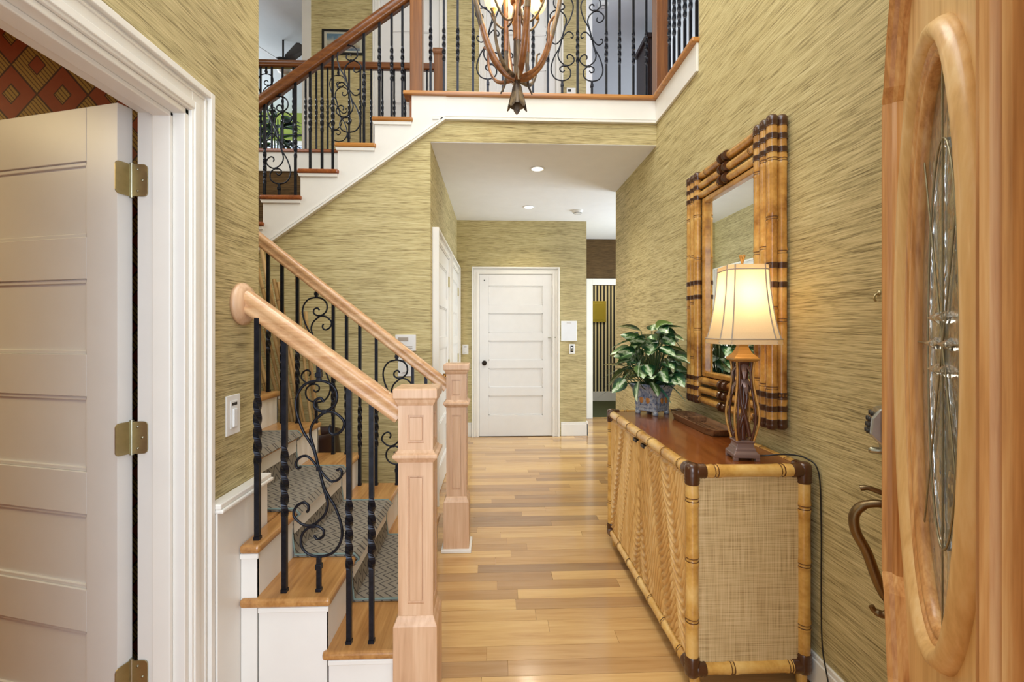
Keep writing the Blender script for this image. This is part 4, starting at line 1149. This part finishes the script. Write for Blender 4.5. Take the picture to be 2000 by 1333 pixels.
# raised moulding round the oval panel, stepping in at mid-height
MP = [(-.034, .0), (-.034, .012), (-.028, .02), (-.024, .012), (-.019, .012), (-.015, .028), (-.007, .036), (-.003, .028), (.002, .028), (.006, .036), (.013, .028), (.017, .012), (.022, .012), (.026, .02), (.034, .012), (.034, .0)]
def moulding(pts, name='raised_moulding'):
    path = [(x, 0, z) for x, z in pts]
    # profile side axis lies in the door face, height axis along -y
    m = MB().sweep(path, [(a, b) for a, b in MP], up=(0, -1, 0), smooth=False)
    return m.build(name, 'front_door_moulding', fr_)
moulding([(.105, .70), (.105, 1.92)])
moulding([(.105, 1.92), (.128, 1.955), (.142, 2.0), (.16, 2.06), (.2, 2.14), (.26, 2.2), (.36, 2.24), (.5, 2.24), (.6, 2.2), (.68, 2.12), (.72, 2.02), (.755, 1.92)])
moulding([(.755, 1.92), (.755, .70)])
moulding([(.105, .70), (.13, .66), (.155, .55), (.17, .47), (.2, .40), (.26, .35), (.36, .32), (.5, .32), (.6, .35), (.66, .40), (.71, .47), (.73, .62), (.755, .70)])
MB().box(.84, .88, -.012, .0, .01, door_h).build('hinge_stile', 'front_door_wood', fr_, .003)
# grip handle and keypad lock on the lock stile
hx = .045
hb = empty('handle_set', (hx, 0, 0)); hb.parent = fr_
MB().lathe([(0, -.012), (.018, -.01), (.024, -.004), (.026, 0)], (0, 0, .87), 16, 'y', sx=1, sy=1.9).build('handle_plate', 'pewter', hb)
MB().lathe([(0, -.012), (.014, -.01), (.018, -.004), (.02, 0)], (0, 0, .575), 16, 'y', sx=1, sy=1.7).build('handle_plate', 'pewter', hb)
MB().tube(catmull([(0, 0, .852), (0, -.035, .858), (0, -.07, .845), (0, -.088, .815), (0, -.084, .77), (0, -.06, .72), (0, -.036, .645), (0, -.016, .60), (0, -.010, .575), (0, -.022, .558), (0, -.042, .562), (0, -.05, .574)], 5), [.011] * 10 + [.013] * 25 + [.010] * 15 + [.0075] * 6, 10, up=(1, 0, 0)).build('grip', 'aged_bronze', hb)
MB().tube(catmull([(0, 0, .885), (0, -.025, .888), (0, -.055, .897), (0, -.075, .894)], 4), [.005] * 4 + [.007] * 6 + [.008] * 3, 8).build('thumb_latch', 'aged_bronze', hb)
kp = empty('keypad_lock', (hx, -.004, -.055)); kp.parent = fr_
kp_prof = [(0, 1.04), (-.022, 1.04), (-.026, 1.075), (-.042, 1.09), (-.054, 1.105), (-.05, 1.15), (-.034, 1.175), (0, 1.182)]
MB().prism(kp_prof, 'x', -.034, .034).build('lock_body', 'pewter', kp, .005)
for i in range(4):
    for sx in (-1, 1): MB().lathe([(0, -.006), (.006, -.005), (.007, 0)], (sx * .013, (-.054, -.0525, -.051, -.045)[i], 1.112 + i * .016), 10, 'y').build('key_button', 'dark_slot', kp)
MB().lathe([(.009, 0), (.009, -.036), (.007, -.04), (0, -.04)], (0, -.012, 1.058), 14, 'y').build('key_cylinder', 'satin_nickel', kp)

# ================================================================ antler chandelier
chx, chy = .114, 2.3
ch = tag(empty('chandelier', (chx, chy, 0)), 'antler style chandelier with glowing glass shades above the foyer', 'chandelier')
MB().lathe([(.012, 2.595), (.016, 2.58), (.012, 2.57), (.017, 2.56), (.024, 2.545), (.030, 2.51), (.034, 2.475), (.041, 2.452)], (0, 0, 0), 16, caps=False).build('bell_finial', 'antler_grey', ch)
for k in range(5):
    a = 2 * PI * k / 5 + .3
    d = Vector((math.cos(a), math.sin(a), 0)); s3 = Vector((-d.y, d.x, 0))
    v = []
    for r, z, wd in ((.028, 2.515, .012), (.036, 2.475, .018), (.044, 2.448, .016), (.05, 2.434, .004)): v += [d * r - s3 * wd + Vector((0, 0, z)), d * (r + .004) + Vector((0, 0, z)), d * r + s3 * wd + Vector((0, 0, z))]
    f_ = []
    for r in range(3): f_ += [(r * 3, r * 3 + 1, r * 3 + 4, r * 3 + 3), (r * 3 + 1, r * 3 + 2, r * 3 + 5, r * 3 + 4)]
    MB().add(v, f_, True).build('bell_petal', 'antler_grey', ch)
MB().tube([(0, 0, 2.57), (0, 0, 2.68), (0, 0, 2.79)], [.014, .019, .018], 10).build('lower_stem', 'antler_grey', ch)
MB().tube([(0, 0, 2.785), (0, 0, 2.95), (0, 0, 3.25)], [.021, .021, .018], 10).build('upper_stem', 'antler_brown', ch)
MB().lathe([(.022, 2.96), (.034, 2.97), (.036, 2.985), (.022, 2.995)], (0, 0, 0), 14).build('stem_collar', 'antler_brown', ch)
MB().tube([(0, 0, 3.25), (0, 0, 5.6)], .006, 6).build('hanging_rod', 'dark_bronze', ch)
def pol(r, a, z): return Vector((r * math.cos(a), r * math.sin(a), z))
for k in range(4):
    a = 2 * PI * k / 4 + .22
    p = catmull([pol(.012, a, 2.585), pol(.06, a, 2.605), pol(.115, a, 2.665), pol(.155, a, 2.75), pol(.18, a, 2.83)], 4)
    MB().tube(p, [.014 + .003 * math.sin(PI * i / len(p)) for i in range(len(p))], 9).build('lower_antler', 'antler_brown', ch)
    p = catmull([pol(.18, a, 2.825), pol(.2, a, 2.90), pol(.222, a, 2.99), pol(.232, a, 3.1), pol(.215, a, 3.22)], 4)
    MB().tube(p, [.015 - .008 * i / len(p) for i in range(len(p))], 9).build('upper_antler', 'antler_grey', ch)
    # slim outer tines that hook upwards
    b = a + .7
    p = catmull([pol(.03, b, 2.59), pol(.10, b, 2.60), pol(.15, b, 2.64), pol(.18, b, 2.71), pol(.185, b, 2.79), pol(.215, b, 2.82)], 4)
    MB().tube(p, [.011 - .007 * i / len(p) for i in range(len(p))], 8).build('outer_tine', 'antler_brown' if k % 2 else 'antler_grey', ch)
for k in range(6):
    b = 2 * PI * k / 6 + .61
    # scroll arm with cup, shade and bulb
    p = catmull([pol(.02, b, 2.93), pol(.035, b, 2.875), pol(.075, b, 2.86), pol(.115, b, 2.895), pol(.14, b, 2.94), pol(.135, b, 2.955)], 4)
    MB().tube(p, .0055, 7).build('scroll_arm', 'antler_grey', ch)
    c = pol(.13, b, 0)
    MB().lathe([(.0, 2.94), (.008, 2.94), (.010, 2.955), (.010, 2.97), (.014, 2.974)], (c.x, c.y, 0), 12).build('candle_cup', 'lamp_gold', ch)
    sh = MB().lathe([(.012, 2.972), (.03, 2.98), (.045, 3.0), (.05, 3.025), (.046, 3.05), (.05, 3.075)], (c.x, c.y, 0), 14, caps=False).build('glass_shade', 'seeded_glass', ch)
    MB().lathe([(0, 2.975), (.011, 2.98), (.016, 3.01), (.012, 3.04), (0, 3.055)], (c.x, c.y, 0), 10).build('bulb', 'bulb_glow', sh)
for k in range(3):
    a = 2 * PI * k / 3 + .55
    q = pol(.062, a, 0)
    MB().tube([(q.x, q.y, 2.74), (q.x, q.y, 2.96), (q.x * 1.05, q.y * 1.05, 3.15)], [.013, .013, .011], 9).build('side_rod', 'antler_brown', ch)
    p = catmull([(q.x, q.y, 2.745), (q.x, q.y, 2.66), (q.x * 1.1, q.y * 1.1, 2.58), (q.x * 1.5, q.y * 1.5, 2.535)], 5)
    MB().tube(p, [.012 - .009 * i / len(p) for i in range(len(p))], 8).build('hanging_tine', 'antler_grey', ch)
cl = point('chandelier_light', (0, 0, 3.02), 16, (1, .76, .44), .14); cl.parent = ch

# ================================================================ ceiling fittings
def downlight(x, y, label):
    e = tag(empty('recessed_light', (x, y, ZC - .003)), label, 'light', 'recessed ceiling lights')
    MB().lathe([(.052, 0), (.064, -.001), (.066, -.005), (.060, -.008), (.050, -.006), (.05, 0)], (0, 0, 0), 28, caps=False).build('trim_ring', 'white_plastic', e)
    MB().lathe([(0, -.0025), (.05, -.0025), (.05, -.001)], (0, 0, 0), 24).build('lens', 'downlight_glow', e)
    l = bpy.data.lights.new('downlight', 'SPOT'); l.energy = 40; l.color = (1, .9, .76); l.spot_size = 2.3; l.spot_blend = .8; l.shadow_soft_size = .05
    o = bpy.data.objects.new('downlight', l); C.objects.link(o); o.parent = e; o.location = (0, 0, -.02)
downlight(.367, 3.917, 'glowing recessed ceiling light closer to the balcony')
downlight(.386, 5.137, 'glowing recessed ceiling light closer to the hall door')
e = tag(empty('smoke_detector', (.957, 5.269, ZC - .003)), 'round white smoke detector on the hall ceiling', 'detector')
MB().lathe([(.0, -.036), (.03, -.036), (.05, -.03), (.056, -.018), (.062, -.014), (.064, 0)], (0, 0, 0), 24).build('detector_body', 'white_plastic', e)
MB().lathe([(.045, -.034), (.047, -.031), (.05, -.031)], (0, 0, 0), 24, caps=False).build('vent_ring', 'dark_slot', e)
e = tag(empty('smoke_detector', (1.42, 5.98, ZT)), 'round white smoke detector on the upstairs hall ceiling', 'detector')
MB().lathe([(.0, -.036), (.04, -.036), (.062, -.03), (.07, -.014), (.072, 0)], (0, 0, 0), 24).build('detector_body', 'white_plastic', e)
MB().lathe([(.03, -.039), (.034, -.0365), (.038, -.0365)], (0, 0, 0), 24, caps=False).build('vent_ring', 'dark_slot', e)

# ================================================================ wall plates
def plate(name, loc, rz, w_, h_, label, cat, kind='rocker'):
    """plate facing local -y, centred at loc"""
    e = tag(empty(name, loc, rz), label, cat)
    MB().box(-w_ / 2, w_ / 2, -.006, 0, -h_ / 2, h_ / 2).build('cover_plate', 'white_plastic', e, .002)
    if kind == 'rocker':
        MB().box(-w_ * .26, w_ * .26, -.0085, -.006, -h_ * .34, h_ * .36).build('inset', 'white_plastic', e, .001)
        MB().box(-w_ * .16, w_ * .10, -.016, -.0085, -h_ * .30, h_ * .16).build('paddle', 'white_plastic', e, .002)
        MB().box(-w_ * .18, w_ * .2, -.0092, -.0085, h_ * .24, h_ * .31).build('indicator', 'dark_slot', e)
    if kind == 'sensor':
        MB().box(-w_ * .25, w_ * .25, -.009, -.006, -h_ * .34, h_ * .34).build('inset', 'dark_slot', e, .001)
        MB().lathe([(0, -.013), (w_ * .12, -.012), (w_ * .15, -.009)], (0, 0, -h_ * .14), 12, 'y').build('button', 'satin_nickel', e)
        MB().box(-w_ * .1, w_ * .1, -.0098, -.009, h_ * .08, h_ * .22).build('indicator', 'white_plastic', e)
    return e
plate('light_switch', (XL, 1.672, 1.032), PI / 2, .085, .14, 'white dimmer switch plate on the entry wall under the rosette', 'switch')
plate('light_switch', (-.361, YD, 1.091), 0, .075, .122, 'white switch plate on the hall end wall beside the door casing', 'switch')
plate('control_button', (.979, YD, 1.096), 0, .075, .122, 'dark centred control plate under the white notice', 'switch', 'sensor')
e = tag(empty('wall_notice', (.94, YD, 1.322)), 'white framed notice on the wall beside the hall door', 'notice')
MB().box(-.1, .1, -.014, 0, -.128, .128).build('notice_frame', 'white_plastic', e, .003)
MB().box(-.09, .09, -.0155, -.0135, -.118, .118).build('notice_sheet', 'paper', e)
MB().box(-.03, .03, -.0165, -.0155, .098, .104).build('heading_line', 'lamp_trim', e)
e = tag(empty('intercom_panel', (-.645, YB + .012, 1.24)), 'white intercom panel on the wall behind the stair', 'intercom')
MB().box(-.075, .075, -.02, 0, -.06, .06).build('housing', 'white_plastic', e, .004)
MB().box(-.055, .02, -.0215, -.02, .012, .04).build('display', 'lamp_trim', e)
MB().box(-.05, .05, -.0215, -.02, -.04, -.036).box(-.05, .05, -.0215, -.02, -.028, -.024).build('speaker_slot', 'lamp_trim', e)['kind'] = 'stuff'
plate('light_switch', (-.652, YB + .012, 1.068), 0, .10, .145, 'white switch plate below the intercom panel', 'switch')
e = tag(empty('thermostat', (.935, YU, 4.235)), 'white thermostat on the upstairs wall right behind the balusters', 'thermostat')
e['label'] = 'white thermostat with dark display on the upstairs wall'
MB().box(-.055, .055, -.025, 0, -.05, .05).build('housing', 'white_plastic', e, .005)
MB().box(-.04, .0, -.0265, -.025, .0, .03).build('display', 'dark_slot', e)
e = tag(empty('wall_hook', (XR, 1.405, 1.437)), 'small brass hook on the grasscloth wall between lamp and front door', 'hook')
MB().tube(catmull([(0, 0, .012), (-.012, 0, .006), (-.016, 0, -.006), (-.01, 0, -.014)], 4), .003, 6).build('hook', 'hinge_brass', e)
MB().lathe([(.008, 0), (.007, -.004), (0, -.005)], (0, 0, .012), 10, 'x').build('rose', 'hinge_brass', e)

# ================================================================ objects beyond
e = tag(empty('gold_panel', (1.87, 8.598, 1.68)), 'square gold panel hanging on the striped study wall', 'artwork')
MB().box(-.225, .225, -.03, 0, -.2, .2).build('panel', 'gold_leaf', e, .004)
MB().box(-.18, .18, -.036, -.03, -.155, .155).build('raised_field', 'gold_leaf', e, .006)
e = tag(empty('framed_picture', (-1.806, YU, 4.78)), 'black framed seaside picture on the upstairs landing wall', 'picture')
for a, b, c, d in ((-.25, .25, .125, .15), (-.25, .25, -.15, -.125), (-.25, -.225, -.125, .125), (.225, .25, -.125, .125)): MB().box(a, b, -.025, 0, c, d).build('frame_bar', 'black_frame', e, .003)
MB().box(-.225, .225, -.012, -.004, -.125, .125).build('mount', 'mount_board', e)
o = MB().box(-1.806 - .195, -1.806 + .195, YU - .0135, YU - .012, 4.78 - .1, 4.78 + .1).build('print', 'seaside_print', e); o.location = (1.806, -YU, -4.78)
MB().box(-.224, .224, -.016, -.0145, -.124, .124).build('glazing', 'clear_glass', e)
# tall dark cabinet in the upstairs hall
e = tag(empty('tall_cabinet', (2.19, 6.2, Z2)), 'tall dark wooden cabinet in the upstairs hall behind the corner post', 'cabinet')
MB().box(-.1, .35, 0, .5, .08, 2.25).build('carcass', 'cabinet_dark_wood', e, .004)
MB().box(-.13, .38, -.03, .52, 2.25, 2.31).build('cornice', 'cabinet_dark_wood', e, .006)
MB().box(-.08, .12, -.02, 0, .12, 2.2).build('door', 'cabinet_dark_wood', e, .004); MB().box(.13, .33, -.02, 0, .12, 2.2).build('door', 'cabinet_dark_wood', e, .004)
for q in (-.09, .28): MB().box(q, q + .06, .02, .08, 0, .08).build('foot', 'cabinet_dark_wood', e)
# ceiling fan in the far upstairs room
FY_ = 6.9; fxp = UX(553, FY_)
fan = tag(empty('ceiling_fan', (fxp, FY_, ZT)), 'ceiling fan in the far upstairs room', 'fan')
MB().tube([(0, 0, 0), (0, 0, -.28)], .014, 8).build('down_rod', 'dark_bronze', fan)
MB().lathe([(.0, -.27), (.05, -.275), (.1, -.3), (.11, -.34), (.09, -.38), (.04, -.4), (0, -.405)], (0, 0, 0), 20).build('motor', 'dark_bronze', fan)
for k in range(5):
    a = 2 * PI * k / 5 + .5
    bl_ = MB().add([(.1, -.03, .012), (.2, -.06, .02), (.6, -.075, .022), (.64, -.05, .016), (.64, .05, -.016), (.6, .075, -.022), (.2, .06, -.02), (.1, .03, -.012)] + [(x, y, z - .008) for x, y, z in ((.1, -.03, .012), (.2, -.06, .02), (.6, -.075, .022), (.64, -.05, .016), (.64, .05, -.016), (.6, .075, -.022), (.2, .06, -.02), (.1, .03, -.012))],
        [tuple(range(8)), tuple(range(8, 16))[::-1]] + [(i, (i + 1) % 8, 8 + (i + 1) % 8, 8 + i) for i in range(8)]).build('blade', 'cool_white' if k % 2 else 'black_frame', fan)
    bl_.location = (0, 0, -.34); bl_.rotation_euler = (0, 0, a)
MB().lathe([(.07, -.405), (.09, -.43), (.07, -.48), (0, -.5)], (0, 0, 0), 18).build('lamp_bowl', 'white_plastic', fan)
# window with blind and the leafy plant before it
win = tag(empty('window_1', (0, 0, 0)), 'blind covered window in the lime green room', 'window', kind='structure')
wy = 9.18
cxw = UX(560, wy)
for a, b, c, d in ((cxw - .5, cxw + .5, 4.95, 5.03), (cxw - .5, cxw + .5, 3.95, 4.03), (cxw - .5, cxw - .43, 4.03, 4.95), (cxw + .43, cxw + .5, 4.03, 4.95)): MB().box(a, b, wy - .03, wy + .02, c, d).build('window_frame', 'white_paint', win)
MB().box(cxw - .43, cxw + .43, wy, wy + .01, 4.03, 4.95).build('window_blind', 'blinds', win)
MB().tube([(cxw - .7, wy - .08, 5.12), (cxw + .6, wy - .08, 5.12)], .02, 8).build('curtain_rod', 'black_frame', win)
ptx = UX(538, 8.3)
pp2 = tag(empty('floor_plant', (ptx, 8.3, Z2)), 'tall dark leafy plant in the lime green upstairs room', 'plant')
MB().lathe([(0, 0), (.16, 0), (.2, .3), (.22, .34), (.19, .35), (.17, .3)], (0, 0, 0), 18).build('pot', 'dark_pot', pp2)
random.seed(5)
LB = leaf_mesh(.34, .06, .16); LB.materials.append(MT['leaf_dark']); LB2 = leaf_mesh(.3, .05, .12); LB2.materials.append(MT['leaf_bright'])
for i in range(70):
    az = i * 2.4; zz = random.uniform(1.0, 2.05); r0 = random.uniform(.02, .16)
    o = bpy.data.objects.new('leaf', LB2 if i % 6 == 0 else LB); C.objects.link(o); o.parent = pp2
    o.location = (r0 * math.cos(az), r0 * math.sin(az), zz)
    d = Vector((math.cos(az), math.sin(az), random.uniform(-.3, .7)))
    o.rotation_euler = d.to_track_quat('Y', 'Z').to_euler()
for k in range(4): MB().tube(catmull([(.03 * k - .05, 0, .3), (.04 * k - .06, .03, 1.1), (.06 * k - .09, .02, 2.0)], 4), .012, 6).build('stem', 'stem_green', pp2)
# bamboo poles in a dark pot behind the stair
bpx = UX(615, 3.13)
bp = tag(empty('bamboo_arrangement', (bpx, 3.13, 0)), 'bundle of bamboo poles leaning in a dark brown pot behind the stair', 'vase')
MB().lathe([(0, 0), (.11, 0), (.15, .25), (.165, .5), (.15, .62), (.165, .655), (.145, .655), (.13, .6)], (0, 0, 0), 22).build('pot', 'dark_pot', bp)
random.seed(9)
for k in range(12):
    t = k / 11
    tx_ = -.58 + .5 * t + random.uniform(-.03, .03); tz = 1.3 + .55 * (1 - abs(t - .35)) + random.uniform(-.1, .1)
    pole(bp, (-.08 + .16 * t, random.uniform(-.06, .06), .1), (tx_, random.uniform(-.02, .14), tz), random.uniform(.009, .014), nds(3), 'bamboo_stick', 'node_dark', 'bamboo_stick')
